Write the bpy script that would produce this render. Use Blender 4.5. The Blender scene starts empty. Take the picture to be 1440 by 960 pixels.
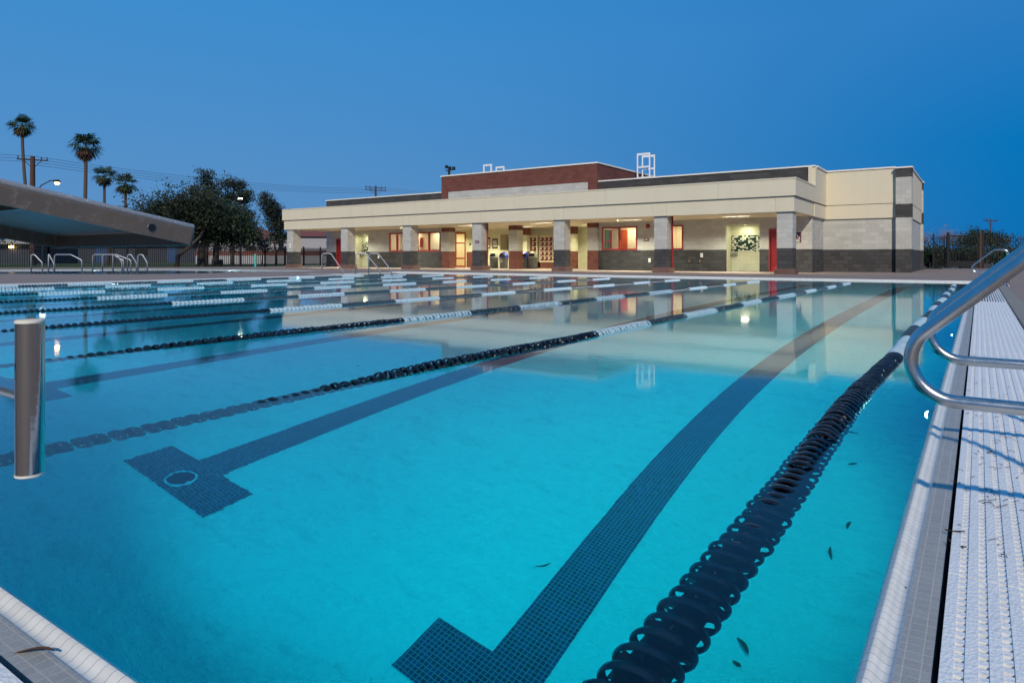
import bpy, bmesh, math, random
import numpy as np
from mathutils import Vector, Matrix, Quaternion
from mathutils.geometry import tessellate_polygon
R = math.radians
sc = bpy.context.scene
col = sc.collection

# ------------------------------------------------------------------ camera, sky, sun, exposure
cam = bpy.data.cameras.new('camera'); cam_o = bpy.data.objects.new('camera', cam); col.objects.link(cam_o)
cam.sensor_width = 36; cam.lens = 23.79; cam.shift_y = -0.082; cam.clip_start = 0.02; cam.clip_end = 4000
cam_o.location = (0, 0, .745); cam_o.rotation_euler = (R(90), 0, R(34.62)); sc.camera = cam_o

world = bpy.data.worlds.new('World'); sc.world = world; world.use_nodes = True
wn = world.node_tree; wn.nodes.clear()
w_out = wn.nodes.new('ShaderNodeOutputWorld'); w_bg = wn.nodes.new('ShaderNodeBackground')
w_sky = wn.nodes.new('ShaderNodeTexSky'); w_sky.sky_type = 'NISHITA'; w_sky.sun_disc = False
w_sky.sun_elevation = R(2.0); w_sky.sun_rotation = R(-95); w_sky.air_density = 1.0; w_sky.dust_density = 0.6; w_sky.ozone_density = 4.0
w_tc = wn.nodes.new('ShaderNodeTexCoord'); w_sep = wn.nodes.new('ShaderNodeSeparateXYZ')
wn.links.new(w_tc.outputs['Generated'], w_sep.inputs[0])
def wmath(op, a, b=None):
    n = wn.nodes.new('ShaderNodeMath'); n.operation = op
    for i, v in enumerate((a, b)):
        if v is None: continue
        if isinstance(v, (int, float)): n.inputs[i].default_value = v
        else: wn.links.new(v, n.inputs[i])
    return n.outputs[0]
# dusk tint: a paler afterglow low in the west (towards -X), a deep saturated blue low in the north-east
w_elev = wn.nodes.new('ShaderNodeValToRGB'); wn.links.new(wmath('MAXIMUM', w_sep.outputs[2], 0.0), w_elev.inputs[0])
cr = w_elev.color_ramp; cr.elements[0].position = 0.0; cr.elements[0].color = (.115, .275, .53, 1)
cr.elements[1].position = 1.0; cr.elements[1].color = (.028, .175, .44, 1)
e = cr.elements.new(.18); e.color = (.072, .268, .585, 1)
e = cr.elements.new(.42); e.color = (.032, .258, .62, 1)
w_east = wn.nodes.new('ShaderNodeValToRGB'); wn.links.new(wmath('MAXIMUM', w_sep.outputs[2], 0.0), w_east.inputs[0])
cr = w_east.color_ramp; cr.elements[0].position = 0.0; cr.elements[0].color = (.0, .155, .45, 1)
cr.elements[1].position = 1.0; cr.elements[1].color = (.028, .175, .44, 1)
e = cr.elements.new(.14); e.color = (.0, .172, .49, 1)
e = cr.elements.new(.30); e.color = (.026, .20, .535, 1)
w_az = wmath('ADD', wmath('MULTIPLY', w_sep.outputs[0], .88), wmath('MULTIPLY', w_sep.outputs[1], -.25))
w_f = wn.nodes.new('ShaderNodeMapRange'); w_f.interpolation_type = 'SMOOTHSTEP'
wn.links.new(w_az, w_f.inputs[0]); w_f.inputs[1].default_value = -.92; w_f.inputs[2].default_value = -.14
w_mix = wn.nodes.new('ShaderNodeMixRGB'); wn.links.new(w_f.outputs[0], w_mix.inputs[0])
wn.links.new(w_elev.outputs[0], w_mix.inputs[1]); wn.links.new(w_east.outputs[0], w_mix.inputs[2])
w_add = wn.nodes.new('ShaderNodeMixRGB'); w_add.blend_type = 'MIX'; w_add.inputs[0].default_value = .003
wn.links.new(w_mix.outputs[0], w_add.inputs[1]); wn.links.new(w_sky.outputs[0], w_add.inputs[2])
w_bg.inputs['Strength'].default_value = 1.0
wn.links.new(w_add.outputs[0], w_bg.inputs[0]); wn.links.new(w_bg.outputs[0], w_out.inputs[0])

sun = bpy.data.lights.new('sun', 'SUN'); sun.energy = 3.0; sun.color = (1, .87, .68); sun.angle = R(1.2)  # stands for the tall floodlight behind the camera, with parallel rays
flood_lamp_o = bpy.data.objects.new('sun', sun); col.objects.link(flood_lamp_o)
SAZ, SEL = R(30), R(34)
sd = Vector((-math.sin(SAZ)*math.cos(SEL), math.cos(SAZ)*math.cos(SEL), -math.sin(SEL)))
flood_lamp_o.rotation_euler = sd.to_track_quat('-Z', 'Y').to_euler(); flood_lamp_o.location = (10, -20, 20)

sc.view_settings.view_transform = 'Standard'; sc.view_settings.look = 'None'
sc.view_settings.exposure = 0; sc.view_settings.gamma = 1
cy = sc.cycles
cy.use_denoising = True; cy.max_bounces = 10; cy.transmission_bounces = 8; cy.glossy_bounces = 5; cy.diffuse_bounces = 4
cy.transparent_max_bounces = 12; cy.volume_bounces = 0; cy.sample_clamp_indirect = 4; cy.sample_clamp_direct = 0
cy.caustics_refractive = True; cy.caustics_reflective = False; cy.blur_glossy = .5

# ------------------------------------------------------------------ materials
class NT:
    def __init__(s, name):
        s.m = bpy.data.materials.new(name); s.m.use_nodes = True; s.t = s.m.node_tree; s.t.nodes.clear()
        s.out = s.n('ShaderNodeOutputMaterial')
    def n(s, ty, **kw):
        x = s.t.nodes.new(ty)
        for k, v in kw.items():
            if k in x.inputs.keys(): 
                s.set(x.inputs[k], v)
            else: setattr(x, k, v)
        return x
    def set(s, inp, v):
        if isinstance(v, bpy.types.NodeSocket): s.t.links.new(v, inp)
        elif isinstance(v, tuple) and len(v) == 3 and inp.type == 'RGBA': inp.default_value = (*v, 1)
        else: inp.default_value = v
    def math(s, op, a, b=0.0, c=0.0):
        x = s.n('ShaderNodeMath', operation=op)
        for i, v in enumerate((a, b, c)): s.set(x.inputs[i], v)
        return x.outputs[0]
    def mix(s, f, a, b, blend='MIX'):
        x = s.n('ShaderNodeMixRGB', blend_type=blend)
        s.set(x.inputs[0], f); s.set(x.inputs[1], a); s.set(x.inputs[2], b); return x.outputs[0]
    def pos(s): return s.n('ShaderNodeNewGeometry').outputs['Position']
    def noise(s, vec, scale, detail=3, rough=.55):
        x = s.n('ShaderNodeTexNoise'); s.set(x.inputs['Vector'], vec); x.inputs['Scale'].default_value = scale
        x.inputs['Detail'].default_value = detail; x.inputs['Roughness'].default_value = rough; return x.outputs[0]
    def ramp(s, f, p0, p1, c0=(0, 0, 0), c1=(1, 1, 1)):
        x = s.n('ShaderNodeValToRGB'); s.set(x.inputs[0], f); e = x.color_ramp.elements
        e[0].position = p0; e[1].position = p1; e[0].color = (*c0, 1); e[1].color = (*c1, 1); return x.outputs[0]
    def bump(s, h, strength=.3, dist=.01):
        x = s.n('ShaderNodeBump'); x.inputs['Strength'].default_value = strength; x.inputs['Distance'].default_value = dist
        s.set(x.inputs['Height'], h); return x.outputs[0]
    def bsdf(s, color, rough=.6, metal=0., normal=None, spec=.5, **kw):
        x = s.n('ShaderNodeBsdfPrincipled'); s.set(x.inputs['Base Color'], color); s.set(x.inputs['Roughness'], rough)
        x.inputs['Metallic'].default_value = metal; x.inputs['Specular IOR Level'].default_value = spec
        if normal is not None: s.set(x.inputs['Normal'], normal)
        for k, v in kw.items(): s.set(x.inputs[k], v)
        s.t.links.new(x.outputs[0], s.out.inputs[0]); return x
    def scalevec(s, v, k):
        x = s.n('ShaderNodeVectorMath', operation='MULTIPLY'); s.set(x.inputs[0], v); x.inputs[1].default_value = k; return x.outputs[0]
    def wallvec(s):   # (x+y, z) so that courses run round axis-aligned walls
        p = s.n('ShaderNodeSeparateXYZ'); s.set(p.inputs[0], s.pos())
        c = s.n('ShaderNodeCombineXYZ'); s.set(c.inputs[0], s.math('ADD', p.outputs[0], p.outputs[1])); s.set(c.inputs[1], p.outputs[2])
        return c.outputs[0]

def rgb(a, k): return tuple(min(1, x*k) for x in a)
def plain(name, c, rough=.6, metal=0., var=.12, scale=8., bump=0., spec=.5, bscale=60):
    t = NT(name); p = t.pos(); f = t.noise(p, scale, 4)
    cc = t.mix(f, rgb(c, 1-var), rgb(c, 1+var))
    nb = t.bump(t.noise(p, bscale, 3), bump, .01) if bump else None
    rr = t.math('MULTIPLY_ADD', f, .16, rough-.08)
    t.bsdf(cc, rr, metal, nb, spec); return t.m
def emis(name, c, strength):
    t = NT(name); x = t.n('ShaderNodeEmission'); t.set(x.inputs[0], c); x.inputs[1].default_value = strength
    t.t.links.new(x.outputs[0], t.out.inputs[0]); return t.m
def cmu(name, c, var=.16, mort=.85, bw=.4064, bh=.2032, bump=.25, msize=.008):
    t = NT(name); v = t.wallvec()
    b = t.n('ShaderNodeTexBrick'); t.set(b.inputs['Vector'], v); b.inputs['Scale'].default_value = 1
    b.inputs['Brick Width'].default_value = bw; b.inputs['Row Height'].default_value = bh; b.inputs['Mortar Size'].default_value = msize
    b.inputs['Mortar Smooth'].default_value = .3; b.inputs['Bias'].default_value = 0
    t.set(b.inputs['Color1'], rgb(c, 1-var)); t.set(b.inputs['Color2'], rgb(c, 1+var)); t.set(b.inputs['Mortar'], rgb(c, mort))
    p = t.pos(); f = t.noise(p, 30, 4, .7); g = t.noise(p, 1.1, 4)
    cc = t.mix(.5, b.outputs[0], t.mix(f, (.25, .25, .25), (.75, .75, .75)), 'OVERLAY')
    cc = t.mix(.35, cc, t.mix(g, (.3, .3, .3), (.7, .7, .7)), 'OVERLAY')
    h = t.math('SUBTRACT', t.math('MULTIPLY', f, .4), b.outputs[1])
    t.bsdf(cc, .85, 0, t.bump(h, bump, .01), .25); return t.m

M = {}
M['cmu_grey'] = cmu('grey_block', (.50, .50, .47), var=.09, mort=.84)
M['cmu_dark'] = cmu('charcoal_block', (.066, .066, .068), var=.2, mort=.65, bump=.5)
M['cmu_red'] = cmu('red_brown_block', (.165, .062, .05), var=.14, mort=.8, bump=.4)
M['cmu_plinth'] = cmu('plinth_block', (.17, .10, .085), mort=.9)
def stucco():
    t = NT('cream_stucco'); p = t.pos(); c = (.70, .645, .50)
    g = t.noise(t.scalevec(p, (1.3, 1.3, .12)), 1.6, 5, .6); f = t.noise(p, .35, 4); n = t.noise(p, 160, 3)
    cc = t.mix(t.math('MULTIPLY', t.ramp(g, .45, .75), .16), c, (.50, .44, .32)); cc = t.mix(f, rgb(cc, 1) if 0 else cc, t.mix(.12, cc, (.8, .76, .62)))
    t.bsdf(cc, .85, 0, t.bump(n, .25, .01), .2); return t.m
M['stucco'] = stucco()
M['coping'] = plain('white_coping', (.86, .83, .76), .5, var=.04)
M['joint'] = plain('joint_backing', (.22, .2, .16), .9)  # even dark tone of the backing behind the panel gaps
M['red'] = plain('red_paint', (.30, .018, .02), .4, var=.1)
M['redframe'] = plain('red_frame', (.34, .03, .028), .4, var=.1)
M['cream'] = plain('cream_paint', (.74, .68, .5), .8, var=.04, scale=2)
M['creamtile'] = cmu('cream_block', (.66, .66, .5), var=.05, mort=.9, bump=.15)
M['soffitpaint'] = plain('baffle_paint', (.42, .40, .31), .7)
M['roofing'] = plain('roofing', (.3, .3, .3), .9)
M['steel'] = plain('brushed_steel', (.58, .57, .55), .24, 1.0, var=.08, scale=35, bump=.02)
M['polish'] = plain('polished_steel', (.50, .48, .46), .09, 1.0, var=.08, scale=60, bump=.02)
M['satin'] = plain('satin_steel', (.42, .44, .47), .45, .7, var=.05)
M['whitecap'] = plain('white_cap', (.75, .72, .64), .5)
M['whitesteel'] = plain('white_painted_steel', (.85, .86, .88), .4)
M['blacksteel'] = plain('black_painted_steel', (.012, .012, .013), .5)
M['blackplastic'] = plain('black_plastic', (.008, .008, .011), .22, var=.3, scale=40, spec=.6)
M['slateplastic'] = plain('slate_plastic', (.040, .062, .072), .3, var=.3, scale=40)
M['tintedwhiteplastic'] = plain('pool_tinted_white_plastic', (.44, .59, .67), .35, var=.1, scale=40)  # white plastic, with the pool's blue glow put into its colour
M['binbody'] = plain('bin_grey', (.13, .135, .13), .6, bump=.2)
M['binlid'] = plain('bin_beige_lid', (.38, .38, .32), .5)
M['bluelid'] = plain('bin_blue_lid', (.012, .03, .34), .35)
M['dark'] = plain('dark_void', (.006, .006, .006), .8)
M['locker'] = plain('locker_maroon', (.13, .022, .022), .45)
M['signmaroon'] = plain('sign_maroon', (.10, .03, .045), .5)
M['signwhite'] = plain('sign_white', (.8, .8, .8), .5)
M['signdark'] = plain('sign_dark', (.05, .035, .03), .5)
M['brass'] = plain('dull_brass', (.42, .3, .2), .35, 1.0)
M['wood'] = plain('weathered_wood', (.085, .042, .027), .85, var=.3, scale=6)
M['wire'] = plain('cable_black', (.05, .06, .08), .6)
M['bark'] = plain('bark', (.06, .045, .038), .9, var=.35, scale=9, bump=.6, bscale=14)
M['palmbark'] = plain('palm_bark', (.10, .075, .06), .9, var=.3, scale=4)
M['turq'] = plain('turquoise_paint', (.04, .52, .46), .5)
M['roofred'] = plain('red_tile_roof', (.16, .055, .045), .8, var=.25, scale=4)
M['housewhite'] = plain('white_render', (.36, .36, .40), .85, var=.06)
M['housegrey'] = plain('dusk_grey_render', (.04, .05, .072), .85, var=.1)  # grey wall darkened and blued to carry the dusk in its colour
M['bluedoor'] = plain('blue_door', (.02, .07, .2), .5)
M['greendoor'] = plain('green_door', (.05, .12, .05), .5)
M['orangedoor'] = plain('orange_red_door', (.42, .07, .025), .5)
M['counter'] = plain('counter', (.3, .26, .2), .5)

def leafmat(name, c1, c2):
    t = NT(name); r = t.n('ShaderNodeNewGeometry').outputs['Random Per Island']
    f = t.noise(t.pos(), .9, 3); k = t.math('MULTIPLY_ADD', r, .6, t.math('MULTIPLY', f, .4))
    x = t.bsdf(t.mix(k, c1, c2), .55, 0, None, .3); return t.m
M['leafdark'] = leafmat('dark_leaf', (.014, .030, .016), (.044, .070, .036))  # this and the next two darkened for foliage the floodlight does not reach
M['leafolive'] = leafmat('olive_leaf', (.013, .021, .011), (.036, .045, .024))
M['leafpale'] = leafmat('eucalyptus_leaf', (.018, .032, .026), (.046, .058, .045))
M['palmleaf'] = leafmat('palm_leaf', (.018, .04, .014), (.055, .085, .03))
M['palmdead'] = leafmat('dead_palm_leaf', (.07, .045, .03), (.14, .09, .06))
M['barewig'] = leafmat('bare_twigs', (.22, .16, .16), (.32, .24, .24))
M['deadleaf'] = plain('dead_leaf', (.07, .035, .018), .7, var=.3, scale=60)

# glass for windows
def glassmat():
    t = NT('window_glass'); lw = t.n('ShaderNodeLayerWeight'); lw.inputs[0].default_value = .25
    tr = t.n('ShaderNodeBsdfTransparent'); gl = t.n('ShaderNodeBsdfGlossy'); gl.inputs['Roughness'].default_value = .02
    mx = t.n('ShaderNodeMixShader'); t.set(mx.inputs[0], t.math('MULTIPLY_ADD', lw.outputs['Fresnel'], .6, .03))
    t.t.links.new(tr.outputs[0], mx.inputs[1]); t.t.links.new(gl.outputs[0], mx.inputs[2]); t.t.links.new(mx.outputs[0], t.out.inputs[0]); return t.m
M['glass'] = glassmat()

# concrete deck
def deckmat(name, c, joint=True):
    t = NT(name); p = t.pos(); f = t.noise(p, 220, 3, .7); g = t.noise(p, .55, 5, .6); st = t.noise(t.scalevec(p, (1, 1, 1)), 3.2, 5, .65)
    cc = t.mix(f, rgb(c, .82), rgb(c, 1.18)); cc = t.mix(g, rgb(c, .72), cc, 'MIX')
    cc = t.mix(t.math('MULTIPLY', t.ramp(st, .5, .72), .35), cc, rgb(c, .62))
    if joint:
        b = t.n('ShaderNodeTexBrick'); t.set(b.inputs['Vector'], p); b.offset = 0; b.inputs['Scale'].default_value = 1
        b.inputs['Brick Width'].default_value = 3.0; b.inputs['Row Height'].default_value = 3.0; b.inputs['Mortar Size'].default_value = .008
        cc = t.mix(b.outputs[1], cc, rgb(c, .45))
    t.bsdf(cc, .88, 0, t.bump(f, .35, .004), .3); return t.m
M['deck'] = deckmat('deck_concrete', (.31, .245, .215))
M['copestrip'] = deckmat('exposed_aggregate', (.30, .28, .26), False)
M['earth'] = deckmat('dry_earth', (.14, .115, .08), False)
def grassmat():
    t = NT('lawn_grass'); p = t.pos(); f = t.noise(p, 40, 4, .7); g = t.noise(p, .3, 4)
    t.bsdf(t.mix(g, t.mix(f, (.04, .075, .02), (.09, .15, .04)), (.10, .11, .045)), .9, 0, t.bump(f, .8, .03), .2); return t.m
M['grass'] = grassmat()

M['edgegrey'] = plain('pale_edge', (.42, .44, .47), .6)
# tiles: small square mosaic with pale grout in world plan
def tiles(name, c, grout, sx, sy, m=.003, rough=.35, var=.15, plan='xy', bump=.2, speck=0.):
    t = NT(name); p = t.pos() if plan == 'xy' else t.wallvec()
    b = t.n('ShaderNodeTexBrick'); t.set(b.inputs['Vector'], p); b.offset = 0; b.inputs['Scale'].default_value = 1
    b.inputs['Brick Width'].default_value = sx; b.inputs['Row Height'].default_value = sy; b.inputs['Mortar Size'].default_value = m
    b.inputs['Mortar Smooth'].default_value = .2
    t.set(b.inputs['Color1'], rgb(c, 1-var)); t.set(b.inputs['Color2'], rgb(c, 1+var)); t.set(b.inputs['Mortar'], grout)
    cc = b.outputs[0]; f = t.noise(t.pos(), 300, 2, .7)
    if speck: cc = t.mix(speck, cc, t.mix(f, (.1, .1, .1), (.9, .9, .9)), 'OVERLAY')
    g = t.noise(t.pos(), 5, 4)
    cc = t.mix(.25, cc, t.mix(g, (.3, .3, .3), (.7, .7, .7)), 'OVERLAY')
    t.bsdf(cc, rough, 0, t.bump(t.math('SUBTRACT', 1., b.outputs[1]), bump, .002), .5); return t.m
M['lanetile'] = tiles('dark_blue_lane_tile', (.006, .030, .105), (.07, .22, .20), .0262, .0262, .0028, .3, .5)
M['rollx'] = tiles('white_edge_tile_along_x', (.70, .70, .67), (.36, .34, .31), .031, 50, .0011, .3, .05, bump=.35)
M['rolly'] = tiles('white_edge_tile_along_y', (.70, .70, .67), (.36, .34, .31), 50, .031, .0011, .3, .05, bump=.35)
M['flatx'] = tiles('grey_speckled_tile_along_x', (.34, .34, .33), (.48, .45, .40), .031, .0295, .0014, .5, .06, bump=.3, speck=.5)
M['flaty'] = tiles('grey_speckled_tile_along_y', (.34, .34, .33), (.48, .45, .40), .0295, .031, .0014, .5, .06, bump=.3, speck=.5)
def mosaic():
    t = NT('shower_mosaic'); v = t.wallvec()
    sn = t.n('ShaderNodeVectorMath', operation='SNAP'); t.set(sn.inputs[0], v); sn.inputs[1].default_value = (.105, .062, 1)
    w = t.n('ShaderNodeTexWhiteNoise'); w.noise_dimensions = '3D'; t.set(w.inputs['Vector'], sn.outputs[0])
    k = t.ramp(w.outputs[0], .50, .56, (.02, .045, .03), (.72, .72, .6)); t.bsdf(k, .25); return t.m
M['mosaic'] = mosaic()

# pool plaster
def plaster():
    t = NT('pool_plaster'); p = t.pos(); f = t.noise(p, 14, 5, .7); g = t.noise(p, .9, 5, .65); h = t.noise(p, 60, 3, .6)
    d = t.noise(t.scalevec(p, (1, 2.2, 1)), 3.1, 6, .7)
    c = t.mix(g, (.60, .72, .74), (.74, .82, .82)); c = t.mix(t.math('MULTIPLY', t.ramp(f, .48, .68), .42), c, (.50, .64, .66))
    c = t.mix(t.math('MULTIPLY', t.ramp(d, .54, .66), .42), c, (.36, .52, .54))
    c = t.mix(t.math('MULTIPLY', t.ramp(h, .64, .72), .42), c, (.25, .38, .40))
    t.bsdf(c, .75, 0, t.bump(t.math('ADD', f, d), .6, .03), .2); return t.m
M['plaster'] = plaster()

# still water with faint long ripples, absorbing red
def water(name, col_abs, dens):
    t = NT(name); p = t.pos()
    a = t.noise(t.scalevec(p, (1, 1, 1)), 9.0, 3, .55); b = t.noise(t.scalevec(p, (1, .55, 1)), 2.2, 2, .5)
    patch = t.ramp(t.noise(p, .55, 3, .6), .50, .62)
    h = t.math('ADD', t.math('MULTIPLY', t.math('MULTIPLY', a, t.math('MULTIPLY_ADD', patch, .85, .15)), .55), t.math('MULTIPLY', b, .55))
    nb = t.bump(h, .016, .06)
    fr = t.n('ShaderNodeFresnel'); fr.inputs['IOR'].default_value = 1.333; t.set(fr.inputs['Normal'], nb)
    rf = t.n('ShaderNodeBsdfRefraction'); rf.inputs['IOR'].default_value = 1.333; rf.inputs['Roughness'].default_value = 0.; t.set(rf.inputs['Normal'], nb); t.set(rf.inputs['Color'], (1, 1, 1))
    gl = t.n('ShaderNodeBsdfGlossy'); gl.inputs['Roughness'].default_value = .045; t.set(gl.inputs['Normal'], nb); t.set(gl.inputs['Color'], (1, 1, 1))
    g = t.n('ShaderNodeMixShader'); t.set(g.inputs[0], fr.outputs[0]); t.t.links.new(rf.outputs[0], g.inputs[1]); t.t.links.new(gl.outputs[0], g.inputs[2])
    v = t.n('ShaderNodeVolumeAbsorption'); t.set(v.inputs[0], col_abs); v.inputs[1].default_value = dens
    t.t.links.new(g.outputs[0], t.out.inputs[0]); t.t.links.new(v.outputs[0], t.out.inputs[1]); return t.m
M['water'] = water('pool_water', (.0, .934, .971), 1.05)

# ------------------------------------------------------------------ mesh helpers
WL = {}
def props(o, label=None, cat=None, group=None, kind=None):
    if label: o['label'] = label
    if cat: o['category'] = cat
    if group: o['group'] = group
    if kind: o['kind'] = kind
    return o
def thing(name, label, cat, loc=(0, 0, 0), group=None, rotz=0):
    o = bpy.data.objects.new(name, None); col.objects.link(o); o.location = loc; o.rotation_euler = (0, 0, rotz)
    o.empty_display_size = .1; WL[o] = Vector(loc); return props(o, label, cat, group)
class MB:
    def __init__(s): s.v = []; s.f = []; s.mi = []; s.k = 0
    def add(s, v, f):
        o = len(s.v); s.v += [tuple(x) for x in v]; s.f += [tuple(i+o for i in q) for q in f]; s.mi += [s.k]*len(f)
        return s
    def box(s, x0, x1, y0, y1, z0, z1):
        v = [(x0, y0, z0), (x1, y0, z0), (x1, y1, z0), (x0, y1, z0), (x0, y0, z1), (x1, y0, z1), (x1, y1, z1), (x0, y1, z1)]
        return s.add(v, [(0, 3, 2, 1), (4, 5, 6, 7), (0, 1, 5, 4), (1, 2, 6, 5), (2, 3, 7, 6), (3, 0, 4, 7)])
    def rbox(s, x0, x1, y0, y1, z0, z1, r=.01, seg=2):
        bm = bmesh.new(); bmesh.ops.create_cube(bm, size=1)
        for q in bm.verts: q.co = Vector((x0+(q.co.x+.5)*(x1-x0), y0+(q.co.y+.5)*(y1-y0), z0+(q.co.z+.5)*(z1-z0)))
        bmesh.ops.bevel(bm, geom=bm.edges[:], offset=r, segments=seg, affect='EDGES', profile=.5)
        bm.verts.index_update(); s.add([q.co for q in bm.verts], [[q.index for q in f.verts] for f in bm.faces]); bm.free(); return s
    def tube(s, pts, r, n=10, cap=True):
        pts = [Vector(p) for p in pts]; rr = r if isinstance(r, (list, tuple)) else [r]*len(pts)
        v = []; f = []; up = None
        for i, p in enumerate(pts):
            d = (pts[min(i+1, len(pts)-1)] - pts[max(i-1, 0)]).normalized()
            if up is None:
                up = d.orthogonal().normalized()
            else:
                up = (up - d*up.dot(d)).normalized()
            w = d.cross(up)
            for j in range(n):
                a = 2*math.pi*j/n; v.append(p + (up*math.cos(a) + w*math.sin(a))*rr[i])
        for i in range(len(pts)-1):
            for j in range(n):
                f.append((i*n+j, i*n+(j+1) % n, (i+1)*n+(j+1) % n, (i+1)*n+j))
        if cap: f.append(tuple(range(n))[::-1]); f.append(tuple((len(pts)-1)*n+j for j in range(n)))
        return s.add(v, f)
    def lathe(s, prof, c=(0, 0, 0), n=24, axis='z', closed=False, skip=None):
        v = []; f = []; m = len(prof)
        for j in range(n):
            a = 2*math.pi*j/n; ca, sa = math.cos(a), math.sin(a)
            for (r, h) in prof:
                q = (r*ca, r*sa, h) if axis == 'z' else ((r*ca, h, r*sa) if axis == 'y' else (h, r*ca, r*sa))
                v.append((q[0]+c[0], q[1]+c[1], q[2]+c[2]))
        for j in range(n):
            for i in range(m if closed else m-1):
                if skip and skip(i, j): continue
                i2 = (i+1) % m; j2 = (j+1) % n
                f.append((j*m+i, j2*m+i, j2*m+i2, j*m+i2))
        return s.add(v, f)
    def prism(s, poly, y0, y1):     # polygon in xz extruded along y
        n = len(poly); v = [(x, y0, z) for x, z in poly] + [(x, y1, z) for x, z in poly]
        return s.add(v, [tuple(range(n)), tuple(range(2*n-1, n-1, -1))] + [(i, i+n, (i+1) % n+n, (i+1) % n) for i in range(n)])
    def build(s, name, mat, parent=None, smooth=False, kind=None):
        off = WL.get(parent, Vector((0, 0, 0))) if parent is not None else Vector((0, 0, 0))
        me = bpy.data.meshes.new(name)
        v = np.array(s.v, dtype=float).reshape(-1, 3) - np.array(off)
        me.from_pydata(v.tolist(), [], s.f); me.update()
        for m in (mat if isinstance(mat, (list, tuple)) else [mat]): me.materials.append(m)
        if any(s.mi): me.polygons.foreach_set('material_index', s.mi)
        o = bpy.data.objects.new(name, me); col.objects.link(o)
        bm = bmesh.new(); bm.from_mesh(me); bmesh.ops.recalc_face_normals(bm, faces=bm.faces); bm.to_mesh(me); bm.free()
        if smooth:
            me.polygons.foreach_set('use_smooth', [True]*len(me.polygons))
            if smooth != 'all':
                try: me.set_sharp_from_angle(angle=R(38))
                except Exception: pass
        if parent is not None: o.parent = parent; WL[o] = off
        if kind: o['kind'] = kind
        return o
def copy_tree(o, parent=None):
    c = o.copy(); col.objects.link(c)
    if parent is not None: c.parent = parent
    for ch in list(o.children): copy_tree(ch, c)
    return c
def arc(c, r, a0, a1, n=8, plane='xz'):
    out = []
    for i in range(n+1):
        a = a0+(a1-a0)*i/n; out.append((c[0]+r*math.cos(a), c[1], c[2]+r*math.sin(a)))
    return out
def fillet(pts, r, n=6):
    pts = [Vector(p) for p in pts]; out = [pts[0]]
    for i in range(1, len(pts)-1):
        a, b, c = pts[i-1], pts[i], pts[i+1]; d1 = (a-b).normalized(); d2 = (c-b).normalized()
        ang = d1.angle(d2); t = min(r/math.tan(ang/2), (a-b).length*.49, (c-b).length*.49); rr = t*math.tan(ang/2)
        ctr = b + (d1+d2).normalized()*(rr/math.sin(ang/2)); s0 = b+d1*t-ctr; s1 = b+d2*t-ctr
        for k in range(n+1):
            
            a_ = s0.angle(s1); q0 = math.sin((1-k/n)*a_)/math.sin(a_); q1 = math.sin(k/n*a_)/math.sin(a_)
            out.append(ctr + s0*q0 + s1*q1)
    return out + [pts[-1]]
def ring_poly(poly, off):
    n = len(poly); out = []
    for i in range(n):
        p = Vector(poly[i]); a = (p-Vector(poly[i-1])).normalized(); b = (Vector(poly[(i+1) % n])-p).normalized()
        na = Vector((a.y, -a.x)); nb = Vector((b.y, -b.x)); m = (na+nb)
        m = m/(1+na.dot(nb)); out.append(p+m*off)
    return out
def sheet(name, outer, holes, z, mat):
    polys = [[Vector((x, y, 0)) for x, y in q] for q in [outer]+holes]
    tri = tessellate_polygon(polys); v = [(q.x, q.y, z) for pl in polys for q in pl]
    mb = MB(); mb.add(v, tri); o = mb.build(name, mat)
    if o.data.polygons[0].normal.z < 0: o.data.flip_normals()
    o['kind'] = 'structure'; return o

# ------------------------------------------------------------------ pool, gutter, deck, ground
WZ = -.045; FZ = -2.5
POOL = [(-.194, .633), (-.194, 25.34), (-24.7, 25.34), (-24.7, 20.5), (-21.95, 20.5), (-21.95, .633)]   # counter-clockwise
POOL2 = [(-30.2, 16.2), (-30.2, 25.0), (-35.8, 24.3), (-43.0, 23.0), (-47.5, 15.6), (-51, 9.5), (-44.5, 8.4), (-37.5, 11.6), (-32.3, 14.5)]
GOFF = .13; GW = .455; COPE = .2
hole1 = [tuple(p) for p in ring_poly(POOL, GOFF+GW+COPE)]
hole2 = [tuple(p) for p in ring_poly(POOL2, .08)]
DECK = [(16, -9), (16, 55.6), (-2.0, 55.6), (-2.0, 50), (-46.5, 50), (-51, 44), (-47.5, 33.5), (-62, 8), (-62, -9)]
sheet('pool_deck', DECK, [hole1, hole2], 0, M['deck'])
sheet('ground', [(900, -900), (900, 1200), (-1200, 1200), (-1200, -900)], [DECK], -.02, M['earth'])
sheet('lawn', [(-47.5, 33.9), (-51.2, 44), (-60, 60), (-86, 60), (-110, 36), (-90, 10), (-62.2, 8)], [], -.012, M['grass'])

def ring_sweep(name, poly, prof, mats, smooth=False):
    n = len(poly); k = len(prof); rings = [ring_poly(poly, o) for o, z in prof]
    mb = MB(); mb.v = [(rings[j][i].x, rings[j][i].y, prof[j][1]) for j in range(k) for i in range(n)]
    for j in range(k-1):
        for i in range(n):
            i2 = (i+1) % n; mb.f.append((j*n+i, j*n+i2, (j+1)*n+i2, (j+1)*n+i))
            d = Vector(poly[i2])-Vector(poly[i]); mb.mi.append(0 if abs(d.x) > abs(d.y) else 1)
    o = mb.build(name, mats, smooth=smooth); o['kind'] = 'structure'; return o
roll = [(.0, -.20), (.0, -.056), (.0015, -.042), (.006, -.028), (.013, -.017), (.022, -.011), (.030, -.012), (.038, -.018), (.046, -.0235), (.054, -.0255), (.060, -.0235), (.064, -.019)]
ring_sweep('pool_edge_tile', POOL, roll, [M['rollx'], M['rolly']], smooth=True)
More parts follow.
